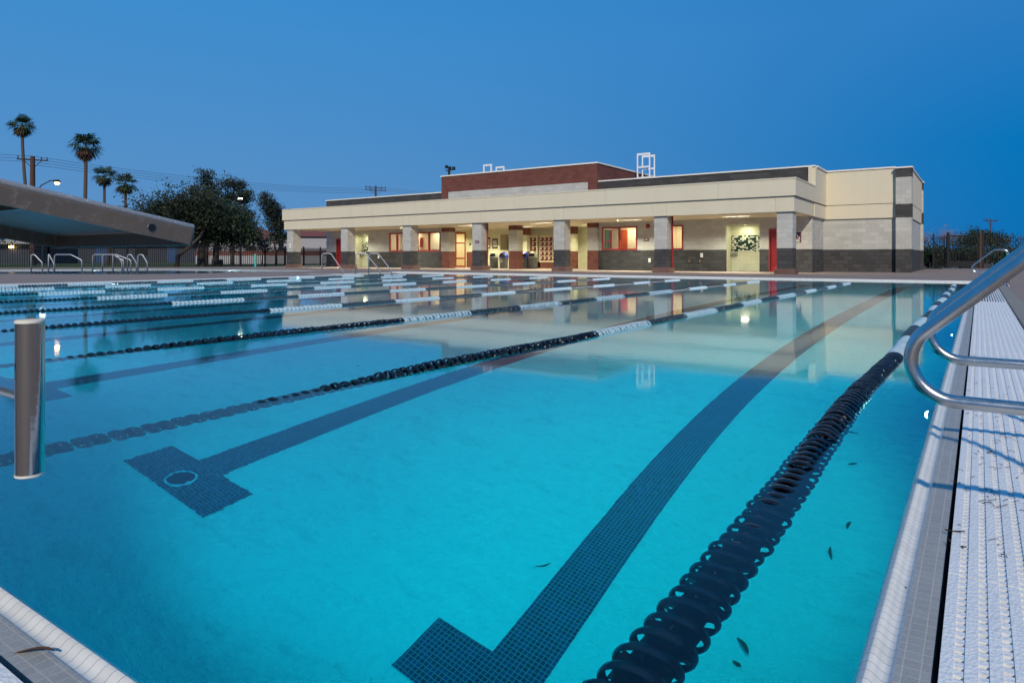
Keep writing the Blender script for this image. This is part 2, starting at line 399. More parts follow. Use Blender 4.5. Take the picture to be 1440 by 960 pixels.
ring_sweep('pool_edge_grey_tile', POOL, [(.0642, -.019), (.122, -.017), (.122, -.16)], [M['flatx'], M['flaty']])
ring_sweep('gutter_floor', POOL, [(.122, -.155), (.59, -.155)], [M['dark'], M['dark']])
ring_sweep('gutter_coping', POOL, [(.5905, -.16), (.5905, .001), (.600, .004), (.7855, .004)], [M['copestrip'], M['copestrip']])
ring_sweep('pool_shell', POOL, [(.0, -.06), (.0, FZ)], [M['plaster'], M['plaster']])
sheet('pool_floor', POOL, [], FZ, M['plaster'])
ring_sweep('leisure_pool_edge', POOL2, [(0, -.3), (0, -.02), (.01, .002), (.08, .004)], [M['edgegrey'], M['edgegrey']])
ring_sweep('leisure_pool_shell', POOL2, [(0, -.03), (0, -1.1)], [M['plaster'], M['plaster']])
sheet('leisure_pool_floor', POOL2, [], -1.1, M['plaster'])
def water_body(name, poly, z0, z1):
    p = [tuple(q) for q in ring_poly(poly, .004)]; n = len(p)
    tri = tessellate_polygon([[Vector((x, y, 0)) for x, y in p]])
    mb = MB(); mb.v = [(x, y, z1) for x, y in p]+[(x, y, z0) for x, y in p]
    mb.f = [tuple(t) for t in tri]+[tuple(i+n for i in t) for t in tri]+[(i, (i+1) % n, (i+1) % n+n, i+n) for i in range(n)]; mb.mi = [0]*len(mb.f)
    o = mb.build(name, M['water']); o['kind'] = 'structure'; return o
water_body('water', POOL, FZ-.02, WZ)
water_body('leisure_water', POOL2, -1.12, -.045)

# lane markings on the floor: eight T-ended lines of dark blue tile
R0, S = -.566, 2.68
ropesX = [R0-S*i for i in range(8)] + [-21.58]
lane_c = [(ropesX[i]+ropesX[i+1])/2+.02 for i in range(8)]
for i, x in enumerate(lane_c):
    mb = MB(); z = FZ+.004; w = .152; ya, yb = 2.63, 23.35
    def q(x0, x1, y0, y1): mb.add([(x0, y0, z), (x1, y0, z), (x1, y1, z), (x0, y1, z)], [(0, 1, 2, 3)])
    q(x-w, x+w, ya+.15, yb-.15); q(x-.51, x+.51, ya-.21, ya+.15); q(x-.5, x+.5, yb-.15, yb+.15)
    mb.build('lane_marking', M['lanetile'])['kind'] = 'structure'
t = thing('floor_drain', 'round floor drain with pale rim on the dark lane tiles', 'drain', (lane_c[1], 2.565, FZ))
MB().lathe([(.088, .012), (.104, .012), (.108, .006)], (lane_c[1], 2.565, FZ), 28).build('rim', M['tintedwhiteplastic'], t)
MB().lathe([(0, .009), (.088, .009)], (lane_c[1], 2.565, FZ), 28).build('cover', M['blackplastic'], t)

# gutter gratings: long white bars with recessed cross bars
def grating(label, ax, a0, a1, b0, b1, fine):
    t = thing('gutter_grating', label, 'grating', ((a0 if ax == 'y' else (b0+b1)/2), ((b0+b1)/2 if ax == 'y' else a0), 0)) if 0 else None
    loc = ((a0+a1)/2, (b0+b1)/2, -.03)
    t = thing('gutter_grating', label, 'grating', loc, 'white gutter gratings round the pool')
    mb = MB(); nb = 12
    if ax == 'y':
        p = (a1-a0)/nb
        cuts = [b0+.93*k for k in range(int((b1-b0)/.93)+1)]+[b1]
        for c0, c1 in zip(cuts[:-1], cuts[1:]):
            if c1-c0 < .02: continue
            dz = random.Random(int(c0*97)).uniform(-.0012, .0006)
            for i in range(nb): mb.box(a0+i*p+.004, a0+i*p+p*.66, c0+.002, c1-.002, -.03, -.001+dz)
    else:
        p = (b1-b0)/nb
        for i in range(nb): mb.box(a0, a1, b0+i*p+.004, b0+i*p+p*.66, -.03, -.0005)
    mb.build('bars', M['gratey' if ax == 'y' else 'gratex'], t)
    if fine:
        mb = MB(); L = (b1-b0) if ax == 'y' else (a1-a0); k = int(min(L, fine)/.031)
        for i in range(k):
            s0 = .008+i*.031
            if ax == 'y': mb.box(a0+.005, a1-.015, b0+s0, b0+s0+.019, -.026, -.0032)
            else: mb.box(a1-s0-.019, a1-s0, b0+.005, b1-.015, -.026, -.0032)
        mb.build('cross_bars', M['gratex'], t)
def gratemat(name, vec):
    t = NT(name); p = t.pos(); w = t.n('ShaderNodeTexVoronoi'); w.feature = 'F1'; t.set(w.inputs['Vector'], t.scalevec(p, vec)); w.inputs['Scale'].default_value = 1
    f = t.noise(p, 2.4, 5, .65); d = t.noise(p, 26, 5, .7); dd = t.noise(t.scalevec(p, (1, .3, 1)), 1.3, 3)
    c = t.mix(f, (.72, .74, .76), (.82, .83, .83)); c = t.mix(t.math('MULTIPLY', t.math('MULTIPLY', t.ramp(d, .56, .70), t.ramp(dd, .45, .62)), .65), c, (.22, .17, .13))
    t.bsdf(c, .5, 0, t.bump(w.outputs[0], .5, .003), .4); return t.m
M['gratey'] = gratemat('white_grating_y', (140, 95, 100)); M['gratex'] = gratemat('white_grating_x', (95, 140, 100))
xr = -.194+GOFF; yn = .633-GOFF
grating('white slotted grating running along the right pool edge under the steel handrails', 'y', xr, xr+GW, yn-GW, 25.34+GOFF+GW, 14)
grating('white slotted grating behind the near pool edge below the starting platform', 'x', -21.95-GOFF-GW, xr-.004, yn-GW, yn, 5)
grating('white slotted grating along the far pool edge in front of the building', 'x', -24.7-GOFF-GW, xr-.004, 25.34+GOFF, 25.34+GOFF+GW, 0)
grating('white slotted grating along the left pool edge beside the wide deck', 'y', -21.95-GOFF-GW, -21.95-GOFF, yn+.004, 20.5-GOFF-GW-.004, 0)
grating('short white slotted grating along the pool edge at the step handrails', 'x', -24.7-GOFF-GW, -21.95-GOFF, 20.5-GOFF-GW, 20.5-GOFF, 0)

# ------------------------------------------------------------------ underwater pool lights
def pool_light(x, y, dirx, label, grp, power, lc=(.8, 1, .74)):
    t = thing('pool_light', label, 'pool light', (x, y, -.42), grp)
    MB().lathe([(0, 0), (.08, 0), (.085, dirx*.015), (.08, dirx*.03), (.07, dirx*.034)], (x, y, -.42), 20, 'x').build('housing', M['steel'], t, True)
    MB().lathe([(0, dirx*.050), (.04, dirx*.047), (.07, dirx*.035)], (x, y, -.42), 20, 'x').build('lens', M['poollens'], t, True)
    l = bpy.data.lights.new('pool_lamp', 'AREA'); l.shape = 'DISK'; l.size = .2; l.energy = power; l.color = lc; l.spread = R(168)
    o = bpy.data.objects.new('pool_lamp', l); col.objects.link(o); o.location = (x+dirx*.08, y, -.42)
    o.rotation_euler = Vector((dirx, 0, -.16)).to_track_quat('-Z', 'Y').to_euler()
M['poollens'] = emis('pool_lens', (.85, 1, 1), 14)
for i, y in enumerate([4.4, 8.65, 12.9, 17.15, 21.4]):
    pool_light(-.2, y, -1, ['first', 'second', 'third', 'fourth', 'fifth'][i]+' glowing underwater lamp along the right pool wall counted from the handrails', 'underwater lamps in the pool walls', 96)
for i, y in enumerate([2.2, 6.4, 10.2, 13.6, 17.0]):
    pool_light(-21.944, y, 1, ['first', 'second', 'third', 'fourth', 'fifth'][i]+' glowing underwater lamp along the left pool wall counted from the near end', 'underwater lamps in the pool walls', 260, (.4, .88, 1))
for i, x in enumerate([-3.3, -8.6, -14.0]):
    t = thing('pool_light', ['first', 'second', 'third'][i]+' underwater lamp below the near pool edge counted from the right', 'pool light', (x, .633, -.6), 'underwater lamps in the pool walls')
    MB().lathe([(0, .64), (.08, .64), (.085, .655), (.08, .665), (.07, .668)], (x, 0, -.6), 20, 'y').build('housing', M['steel'], t, True)
    MB().lathe([(0, .682), (.04, .68), (.07, .669)], (x, 0, -.6), 20, 'y').build('lens', M['poollens'], t, True)
    l = bpy.data.lights.new('pool_lamp', 'AREA'); l.shape = 'DISK'; l.size = .2; l.energy = 50; l.color = (.6, .95, 1); l.spread = R(112)
    o = bpy.data.objects.new('pool_lamp', l); col.objects.link(o); o.location = (x, .72, -.6); o.rotation_euler = Vector((0, 1, -.06)).to_track_quat('-Z', 'Y').to_euler()
for x, y in ((-43.6, 19.4), (-37.0, 23.95)):
    t = thing('pool_light', 'small glowing lamp at the %s edge of the far leisure pool' % ('left' if x < -40 else 'back'), 'pool light', (x, y, -.12), 'lamps in the leisure pool')
    MB().lathe([(0, -.05), (.12, -.05), (.14, -.02), (.12, .02), (0, .03)], (x, y-.1, -.12), 16, 'z').build('lens', M['poollens'], t, True)
    l = bpy.data.lights.new('pool_lamp', 'POINT'); l.energy = 30; l.color = (.85, 1, .98); l.shadow_soft_size = .1
    o = bpy.data.objects.new('pool_lamp', l); col.objects.link(o); o.location = (x+.5, y-.5, -.35)

# ------------------------------------------------------------------ building
B = thing('pool_building', 'long block-walled pool building with cream canopy, columns and red-brown upper wall', 'building', (-24, 36, 0))
ZD, ZS, YC, YW = 1.156, 2.79, 31.58, 35.8
colX = [-41.907, -36.08, -30.265, -24.655, -19.057, -13.249, -7.436]; CW = .672
def P(mb, name, mat, parent=None, smooth=False): return mb.build(name, M[mat], parent or B, smooth)
def PE(mb, name, mat, parent=None):      # every box of mb becomes a part of its own
    for i in range(0, len(mb.v), 8):
        b = MB(); b.add(mb.v[i:i+8], [(0, 3, 2, 1), (4, 5, 6, 7), (0, 1, 5, 4), (1, 2, 6, 5), (2, 3, 7, 6), (3, 0, 4, 7)]); P(b, name, mat, parent)
for i, x in enumerate(colX):
    c = P(MB().box(x, x+CW, YC, YC+CW, ZD, ZS-.002), 'column', 'cmu_grey')
    P(MB().box(x-.003, x+CW+.003, YC-.003, YC+CW+.003, .24, ZD), 'dark_base', 'cmu_dark', c)
    P(MB().rbox(x-.09, x+CW+.09, YC-.09, YC+CW+.09, -.01, .245, .015, 1), 'plinth', 'cmu_plinth', c)
def wallgrid(x0, x1, y0, y1, z0, z1, openings, mb):
    xs = sorted({x0, x1, *[v for o in openings for v in o[:2] if x0 < v < x1]}); zs = sorted({z0, z1, *[v for o in openings for v in o[2:] if z0 < v < z1]})
    for i in range(len(xs)-1):
        for j in range(len(zs)-1):
            cx, cz = (xs[i]+xs[i+1])/2, (zs[j]+zs[j+1])/2
            if any(o[0] < cx < o[1] and o[2] < cz < o[3] for o in openings): continue
            mb.box(xs[i], xs[i+1], y0, y1, zs[j], zs[j+1])
    return mb
WINZ = (1.17, 2.52)
WINS = [(-35.66, -33.7, -34.88), (-32.95, -30.75, -31.8), (-18.27, -16.04, -17.15), (-14.22, -13.33, None)]
DOORS = [(-41.42, -40.5), (-8.82, -7.9)]
ALC = [(-39.65, -37.9, 2.5), (-11.02, -9.28, 2.45)]
ops = [(a, b, WINZ[0], WINZ[1]) for a, b, _ in WINS]+[(a, b, 0, 2.2) for a, b in DOORS]+[(a, b, 0, z) for a, b, z in ALC]
hi, lo = MB(), MB()
for a, b in ((-42.6, -30.5), (-18.5, -6.76)):
    wallgrid(a, b, YW, YW+.2, ZD, 4.5, ops, hi); wallgrid(a, b, YW-.004, YW+.2, 0, ZD, ops, lo)
hi.box(-42.6, -42.4, YW+.2, 50, ZD, 4.5); lo.box(-42.604, -42.4, YW+.2, 50, 0, ZD)     # left end wall
hi.box(-42.4, -3.0, 49.8, 50, ZD, 4.5); lo.box(-42.4, -3.0, 49.8, 50.004, 0, ZD)
# side wall of the set-back wing, its front wall, right wall
hi.box(-6.96, -6.76, YW+.2, 38.7, ZD, 4.5); lo.box(-6.96, -6.756, YW+.2, 38.7, 0, ZD)
hi.box(-6.76, -3.4, 38.7, 38.9, ZD, 4.5); lo.box(-6.756, -3.4, 38.696, 38.9, 0, ZD)
hi.box(-3.05, -2.85, 39.0, 46.5, ZD, 4.5); lo.box(-3.05, -2.846, 39.0, 46.5, 0, ZD)
P(hi, 'wall', 'cmu_grey'); P(lo, 'dark_wainscot', 'cmu_dark')
# parapet band in charcoal block above the canopy
mb = MB()
for a, b in ((-42.6, -30.5), (-18.5, -6.93)): mb.box(a, b, YW-.003, YW+.25, 4.5, 5.2)
mb.box(-42.603, -42.35, YW+.25, 50, 4.5, 5.2)
PE(mb, 'parapet', 'cmu_dark')
mb = MB()
for a, b in ((-42.65, -30.503), (-18.497, -6.6)): mb.box(a, b, YW-.06, YW+.3, 5.2, 5.27)
mb.box(-42.65, -42.3, YW+.3, 50, 5.2, 5.27)
mb.box(-6.9, -6.54, YW+.3, 38.54, 5.2, 5.268); mb.box(-6.9, -3.42, 38.54, 38.95, 5.2, 5.27); mb.box(-3.2, -2.72, 39.05, 46.45, 5.17, 5.23)
PE(mb, 'coping', 'coping')
# red-brown raised block
mb = MB(); bx0, bx1, by0, by1 = -30.5, -18.5, 35.62, 44
mb.box(bx0, bx1, by0, by0+.25, ZS+.02, 6.28); mb.box(bx1-.25, bx1, by0+.25, by1, ZS+.02, 6.28); mb.box(bx0, bx0+.25, by0+.25, by1, ZS+.02, 6.28); mb.box(bx0, bx1, by1, by1+.25, ZS+.02, 6.28)
P(mb, 'raised_wall', 'cmu_red')
P(MB().box(-29.88, -19.12, by0-.006, by0+.05, 3.2, 5.21), 'grey_inset', 'cmu_grey')
mb = MB(); mb.box(bx0-.06, bx1+.06, by0-.06, by0+.3, 6.28, 6.36); mb.box(bx1-.3, bx1+.06, by0+.3, by1+.3, 6.28, 6.36); mb.box(bx0-.06, bx0+.3, by0+.3, by1+.3, 6.28, 6.36)
PE(mb, 'coping', 'coping')
P(MB().box(bx0+.25, bx1-.25, by0+.25, by1, 6.0, 6.1), 'roof', 'roofing')
mb = MB(); mb.box(-42.35, -30.5, YW+.25, 49.8, 4.75, 4.85); mb.box(-18.5, -6.96, YW+.25, 49.8, 4.75, 4.85); mb.box(-6.96, -3.05, 38.9, 49.8, 4.751, 4.851); mb.box(-30.5, -18.5, 44.25, 49.8, 4.75, 4.85)
PE(mb, 'roof', 'roofing')
# canopy: fascia panels with joints, soffit, top
FX0, FX1 = -42.22, -6.6
mids = [(colX[i]+colX[i+1]+CW)/2 for i in range(6)]
up = [FX0]+mids+[FX1]
for i in range(len(up)-1): P(MB().box(up[i]+(.005 if i else 0), up[i+1]-(.005 if i < 6 else 0), 31.38, 31.52, 3.46, 4.2), 'fascia_panel', 'stucco')
lowx = [FX0+.1]
for x in colX: lowx += [x-.02, x+CW+.02]
lowx = sorted(lowx[1:] if lowx[0] >= lowx[1]-.05 else lowx); lowx = [v for v in lowx if v < -6.9]+[-6.68]
for i in range(len(lowx)-1): P(MB().box(lowx[i]+(.005 if i else 0), lowx[i+1]-(.005 if i < len(lowx)-2 else 0), 31.47, 31.56, ZS-.02, 3.449), 'fascia_panel', 'stucco')
P(MB().box(FX0+.02, FX1-.02, 31.52, 31.56, 3.43, 4.19).box(FX0+.12, FX1-.1, 31.56, 31.60, ZS, 3.44), 'fascia_backing', 'joint')
mb = MB()
mb.box(FX1-.14, FX1, 31.52, YW, 3.46, 4.2); mb.box(FX1-.2, FX1-.08, 31.56, YW+.02, ZS-.02, 3.43)       # right return
mb.box(FX0, FX0+.14, 31.52, YW+3, 3.46, 4.2); mb.box(FX0+.1, FX0+.2, 31.6, YW, ZS-.02, 3.43)            # left return
mb.box(-6.76, FX1, YW, 38.6, 3.46, 5.2); mb.box(-6.76, FX1-.05, YW+.02, 38.6, 2.75, 3.43)                  # wing side, over the block wall
mb.box(-6.93, -6.76, YW-.06, YW+.25, 3.9, 5.2)                                                             # cream return beside the parapet
mb.box(-6.6, -3.4, 38.6, 38.7, 3.46, 5.2); mb.box(-6.65, -3.4, 38.615, 38.7, 2.73, 3.43)                   # wing front
mb.box(-2.85, -2.78, 39.02, 46.5, 3.46, 5.17); mb.box(-2.85, -2.795, 39.02, 46.5, 2.73, 3.43)             # wing right side
PE(mb, 'stucco_band', 'stucco')
P(MB().box(FX0-.02, FX1+.02, 31.36, 31.6, 4.2, 4.26).box(FX1-.2, FX1+.02, 31.6, YW-.07, 4.2, 4.26), 'fascia_cap', 'stucco')
P(MB().box(FX0+.14, FX1-.14, 31.6, YW, 4.0, 4.1), 'canopy_roof', 'roofing')
LAMPS = [(x, 34.2) for x in mids]+[(-29.2, 38.2), (-31.8, 38.9), (-25.0, 37.6), (-20.6, 38.2)]
xs = sorted([FX0+.2, FX1-.2]+[x+q for x, _ in LAMPS for q in (-.7, .7)]); ysf = sorted([31.6, 40.2]+[v for v in {y for _, y in LAMPS} for v in (v-.15, v+.15)])
mb = MB()
for i in range(len(xs)-1):
    for j in range(len(ysf)-1):
        cx, cy2 = (xs[i]+xs[i+1])/2, (ysf[j]+ysf[j+1])/2
        if not any(abs(cx-x) < .7 and abs(cy2-y) < .15 for x, y in LAMPS): mb.box(xs[i], xs[i+1], ysf[j], ysf[j+1], ZS, ZS+.015)
P(mb, 'soffit', 'cream')
# wing pillars in bands
for y0 in (38.35, 46.5):
    pl = P(MB().box(-3.40, -2.72, y0, y0+.65, ZD, 2.71).box(-3.40, -2.72, y0, y0+.65, 3.38, 4.7), 'banded_pillar', 'cmu_grey')
    PE(MB().box(-3.404, -2.716, y0-.004, y0+.654, 0, ZD).box(-3.404, -2.716, y0-.004, y0+.654, 2.71, 3.38).box(-3.404, -2.716, y0-.004, y0+.654, 4.7, 5.14), 'dark_band', 'cmu_dark', pl)
    P(MB().box(-3.45, -2.67, y0-.05, y0+.70, 5.14, 5.21), 'cap', 'coping', pl)
# recess between the red-brown piers
for x in (-30.5, -24.87, -19.17):
    q = P(MB().box(x, x+.66, 35.65, 36.3, ZD, 2.5), 'pier', 'cmu_grey')
    PE(MB().box(x-.004, x+.664, 35.646, 36.304, 0, ZD).box(x-.004, x+.664, 35.646, 36.304, 2.5, ZS), 'red_band', 'cmu_red', q)
for x in (-26.2, -22.45):
    q = P(MB().box(x, x+.45, 39.1, 39.6, ZD, 2.3), 'pier', 'creamtile')
    PE(MB().box(x-.004, x+.454, 39.096, 39.604, 0, ZD).box(x-.004, x+.454, 39.096, 39.604, 2.3, ZS), 'red_band', 'cmu_red', q)
rh, rl = MB(), MB(); rd = [(-32.95+1.1, -30.7, 0, 2.25)]
RD = (-30.28, -29.3)     # glazed door sits in the back wall of the recess
RD = (-32.9, -31.85)
P(MB().box(-33.2, -18.7, 40.0, 40.2, ZD, ZS).box(-18.9, -18.7, 36.3, 40, ZD, ZS), 'recess_wall', 'creamtile') if 0 else None
mbw = MB(); wallgrid(-33.4, -18.7, 40.0, 40.2, 0, ZS, [(RD[0], RD[1], 0, 2.64), (-28.65, -27.9, 1.25, 2.4)], mbw)
mbw.box(-18.9, -18.7, 36.3, 40.0, 0, ZS); mbw.box(-33.6, -33.4, 39.0, 40.2, 0, ZS)
P(mbw, 'recess_wall', 'creamtile')
PE(MB().box(RD[1]+.1, -30.3, 39.98, 40.0, 0, 1.16).box(-30.25, -29.9, 39.98, 40, 0, 1.16).box(-26.2, -24.0, 39.98, 40, 0, .45), 'red_wainscot', 'cmu_red')
P(MB().box(-28.7, -27.85, 40.2, 40.9, 1.2, 1.25).box(-28.65, -27.9, 40.88, 40.9, 1.25, 2.4).box(-28.67, -28.65, 40.2, 40.9, 1.25, 2.4).box(-27.9, -27.88, 40.2, 40.9, 1.25, 2.4).box(-28.7, -27.85, 40.2, 40.9, 2.4, 2.42), 'drinking_niche', 'cream')
P(MB().box(-24.15, -22.9, 38.9, 39.1, 0, ZS), 'screen_wall', 'creamtile') if 0 else None

def room(x0, x1, y0, y1, z1=2.7):
    P(MB().box(x0-.08, x0, y0, y1, 0, z1).box(x1, x1+.08, y0, y1, 0, z1).box(x0-.08, x1+.08, y1, y1+.08, 0, z1).box(x0-.08, x1+.08, y0, y1+.08, z1, z1+.05).box(x0, x1, y0, y1, -.005, .008), 'room_lining', 'cream')
def room_lamp(x, y, z, p, c=(1, .83, .55), s=.5):
    l = bpy.data.lights.new('room_lamp', 'AREA'); l.size = s; l.energy = p; l.color = c
    o = bpy.data.objects.new('room_lamp', l); col.objects.link(o); o.location = (x, y, z)
room(-35.9, -30.83, 36.02, 37.2); room_lamp(-34.4, 36.6, 2.6, 32, s=.8); room_lamp(-32, 36.6, 2.6, 32, s=.8)
room(-18.5, -15.9, 36.02, 37.5); room_lamp(-17.0, 36.8, 2.6, 40, s=.8)
room(-14.6, -12.9, 36.02, 38.0); room_lamp(-13.8, 37.0, 2.6, 36, s=.8)
room(RD[0]-.6, RD[1]+.4, 40.22, 42.5); room_lamp(-32.3, 41.3, 2.6, 50, s=.8)
P(MB().box(-35.6, -31, 36.8, 37.15, .9, 1.3), 'counter', 'counter')
P(MB().rbox(-33.87, -33.6, 37.1, 37.18, 1.5, 2.2, .02, 1), 'red_noticeboard', 'red')
P(MB().box(-17.87, -17.42, 37.42, 37.49, .05, 2.4), 'inner_door', 'orangedoor'); P(MB().box(-18.49, -18.44, 36.55, 37.15, .05, 2.4), 'inner_door', 'greendoor')
P(MB().box(-18.44, -18.41, 36.55, 37.4, 1.65, 1.75).box(-18.44, -18.42, 37.2, 37.4, .05, 2.4), 'push_bar', 'red')
for a, b, m in WINS:
    fr = MB(); z0, z1 = WINZ; f = .075
    fr.box(a, b, YW-.03, YW+.09, z0, z0+f).box(a, b, YW-.03, YW+.09, z1-f, z1).box(a, a+f, YW-.03, YW+.09, z0+f, z1-f).box(b-f, b, YW-.03, YW+.09, z0+f, z1-f)
    if m: fr.box(m-.06, m+.06, YW-.03, YW+.09, z0+f, z1-f)
    w = P(fr, 'window', 'redframe'); P(MB().box(a+f, b-f, YW+.03, YW+.036, z0+f, z1-f), 'pane', 'glass', w)
for a, b in DOORS:
    d = P(MB().box(a, a+.07, YW-.02, YW+.1, 0, 2.2).box(b-.07, b, YW-.02, YW+.1, 0, 2.2).box(a+.07, b-.07, YW-.02, YW+.1, 2.12, 2.2), 'door_frame', 'redframe')
    P(MB().box(a+.075, b-.075, YW+.04, YW+.09, .02, 2.115), 'door', 'red')
    P(MB().box(b-.2, b-.1, YW+.025, YW+.04, .95, 1.2).tube([(b-.15, YW+.04, 1.05), (b-.15, YW-.03, 1.05), (b-.3, YW-.03, 1.05)], .011, 8), 'door_handle', 'steel')
a, b = RD; y = 39.96
g = P(MB().box(a, a+.09, y, y+.12, 0, 2.64).box(b-.09, b, y, y+.12, 0, 2.64).box(a+.09, b-.09, y, y+.12, 2.52, 2.64).box(a+.09, b-.09, y, y+.12, 1.78, 1.88).box(a+.09, b-.09, y, y+.12, .62, .72).box(a+.09, b-.09, y, y+.12, 0, .12), 'glazed_door', 'redframe')
P(MB().box(a+.09, b-.09, y+.05, y+.056, .12, 2.52), 'pane', 'glass', g)
P(MB().tube(fillet([(b-.45, y, 1.2), (b-.45, y-.06, 1.2), (b-.3, y-.06, 1.1), (b-.3, y, 1.1)], .03, 3), .012, 8), 'handle', 'steel', g)
# shower alcoves
for i, (a, b, z) in enumerate(ALC):
    y1 = YW+1.0; zm0, zm1 = (.99, 1.97) if i == 0 else (1.05, 1.92)
    P(MB().box(a, b, y1, y1+.1, 0, zm0).box(a, b, y1, y1+.1, zm1, z).box(a-.1, a, YW+.2, y1+.1, 0, z).box(b, b+.1, YW+.2, y1+.1, 0, z).box(a-.1, b+.1, YW+.2, y1+.1, z, z+.05), 'shower_wall', 'creamtile')
    P(MB().box(a, b, y1-.003, y1+.1, zm0, zm1), 'mosaic_band', 'mosaic')
    P(MB().box(a, a+.35, y1-.2, y1-.003, .93, .96), 'shower_shelf', 'steel')
    room_lamp((a+b)/2, y1-.5, z-.03, 16, (1, .97, .66), .35)
    sl = thing('shower_lamp', 'lit ceiling lamp inside the %s shower alcove' % ('left' if i == 0 else 'right'), 'lamp', ((a+b)/2, y1-.5, z-.02))
    MB().lathe([(0, -.004), (.05, -.003), (.07, .006)], ((a+b)/2, y1-.5, z-.008), 16).build('diffuser', M['warmlens'] if 'warmlens' in M else M.setdefault('warmlens', emis('warm_lens', (1, .93, .6), 3)), sl)
# red standpipes beside two columns, taps, wall boxes
for i in (3, 5):
    x = colX[i]+CW+.08
    P(MB().tube([(x, YC+.5, .25), (x, YC+.5, ZS-.01)], .045, 10).tube([(x, YC+.5, .9), (x-.1, YC+.5, .9)], .025, 6).tube([(x, YC+.5, 2.2), (x-.1, YC+.5, 2.2)], .025, 6), 'fire_pipe', 'red', None, True)
for x, z in ((-36.14, .48), (-12.96, .55), (-12.37, .55)):
    P(MB().lathe([(0, 0), (.09, 0), (.08, -.03), (.03, -.04), (.03, -.1), (0, -.1)], (x, YW-.004, z), 12, 'y'), 'hose_tap', 'brass', None, True)
for x, z in ((-36.73, .79), (-12.29, .86), (-15.27, .58)):
    P(MB().rbox(x-.07, x+.07, YW-.07, YW-.005, z-.12, z+.12, .01, 1), 'wall_box', 'signwhite')
# canopy and recess lamps
M['warmlens'] = M.get('warmlens') or emis('warm_lens', (1, .93, .6), 3)
k = 0
def ceil_lamp(x, y, p, label, colr=(1, .97, .74)):
    t = thing('ceiling_light', label, 'ceiling light', (x, y, ZS), 'lamps under the canopy')
    MB().box(x-.698, x+.698, y-.148, y-.13, ZS-.003, ZS+.19).box(x-.698, x+.698, y+.13, y+.148, ZS-.003, ZS+.19).box(x-.72, x-.70, y-.15, y+.15, ZS+.002, ZS+.2).box(x+.70, x+.72, y-.15, y+.15, ZS+.002, ZS+.2).box(x-.7, x+.7, y-.15, y+.15, ZS+.19, ZS+.2).build('housing', M['blacksteel'], t)
    MB().box(x-.66, x+.66, y-.12, y+.12, ZS+.15, ZS+.17).build('diffuser', M['warmlens'], t)
    l = bpy.data.lights.new('canopy_lamp', 'AREA'); l.shape = 'RECTANGLE'; l.size = 1.2; l.size_y = .2; l.energy = p*4.6; l.color = colr
    o = bpy.data.objects.new('canopy_lamp', l); col.objects.link(o); o.location = (x, y, ZS+.14)
for i, x in enumerate([m for m in mids]):
    ceil_lamp(x+.0, 34.2, 60 if i not in (2, 3) else 60, ['first', 'second', 'third', 'fourth', 'fifth', 'sixth'][i]+' ceiling lamp under the canopy counted from its left end')
ceil_lamp(-29.2, 38.2, 75, 'ceiling lamp in the recess in front of the noticeboards', (1, .94, .60)); ceil_lamp(-31.8, 38.9, 20, 'ceiling lamp in the recess above the red glazed door', (1, .94, .60))
ceil_lamp(-25.0, 37.6, 55, 'ceiling lamp in the recess above the lockers', (1, .94, .60)); ceil_lamp(-20.6, 38.2, 40, 'ceiling lamp in the recess beside the right passage', (1, .94, .60))

# things on and against the building
def sign(x, y, z, w, h, mat, label, lines=2, icon=None):
    t = thing('wall_sign', label, 'sign', (x, y, z))
    MB().rbox(x-w/2, x+w/2, y-.02, y-.002, z-h/2, z+h/2, .005, 1).build('plate', M[mat], t)
    mb = MB(); yy = y-.021; Q = 'signwhite' if mat != 'signwhite' else 'signdark'
    if icon == 'wheelchair':
        ring = []; cx, cz, r = x-.01, z-.0, .09
        mb.lathe([(.075, -.001), (.095, -.001), (.095, .0005), (.075, .0005)], (cx, yy, cz-.02), 20, 'y', True, skip=lambda i, j: 2 <= j <= 7)
        mb.lathe([(0, -.001), (.028, -.001), (.028, .0005)], (cx-.02, yy, cz+.15), 12, 'y')
        mb.prism([(cx-.035, cz+.11), (cx-.005, cz+.11), (cx+.01, cz+.0), (cx-.02, cz+.0)], yy-.001, yy)
        mb.prism([(cx-.02, cz-.0), (cx+.07, cz-.0), (cx+.07, cz+.022), (cx-.02, cz+.022)], yy-.0012, yy-.0002)
        mb.prism([(cx+.06, cz), (cx+.08, cz+.005), (cx+.12, cz-.10), (cx+.10, cz-.105)], yy-.0014, yy-.0004)
        for k in range(2): mb.box(x-w*.3, x+w*.3, yy-.001, yy, z-h*.32-k*.05, z-h*.32-k*.05+.025)
    else:
        for k in range(lines):
            zz = z+h*.32-(k+.5)*h*.64/lines; ww = w*(.38 if k % 2 == 0 else .30)
            n = 9
            for j in range(n):
                if (j*7+k*3) % 5 == 4: continue
                xx = x-ww+2*ww*j/n; mb.box(xx, xx+1.5*ww/n, yy-.001, yy, zz-h*.10, zz+h*.06)
    mb.build('lettering', M[Q], t); return t
sign(-24.29, YC, 1.66, .30, .17, 'signmaroon', 'small maroon sign on the middle column beside the red pipe')
sign(-15.48, YW, 1.75, .30, .17, 'signmaroon', 'small maroon sign on the wall below the red fire bell')
sign(-7.42, YW, 1.73, .30, .50, 'signmaroon', 'maroon accessible restroom sign with white wheelchair symbol', icon='wheelchair')
sign(-41.56, YC, 1.6, .22, .3, 'signwhite', 'small white sign on the leftmost column', 1)
sign(-31.42, 40.0, 1.74, .16, .18, 'signdark', 'tiny dark sign beside the red glazed door', 1)
sign(-29.68, 40.0, 1.8, .26, .84, 'signdark', 'narrow dark noticeboard behind the middle column', 6)
sign(-29.12, 40.0, 1.75, .5, .74, 'signdark', 'dark square noticeboard beside the drinking niche', 6)
t = thing('fire_bell', 'round red fire bell on the wall right of the wide window', 'fire bell', (-15.39, YW, 2.5))
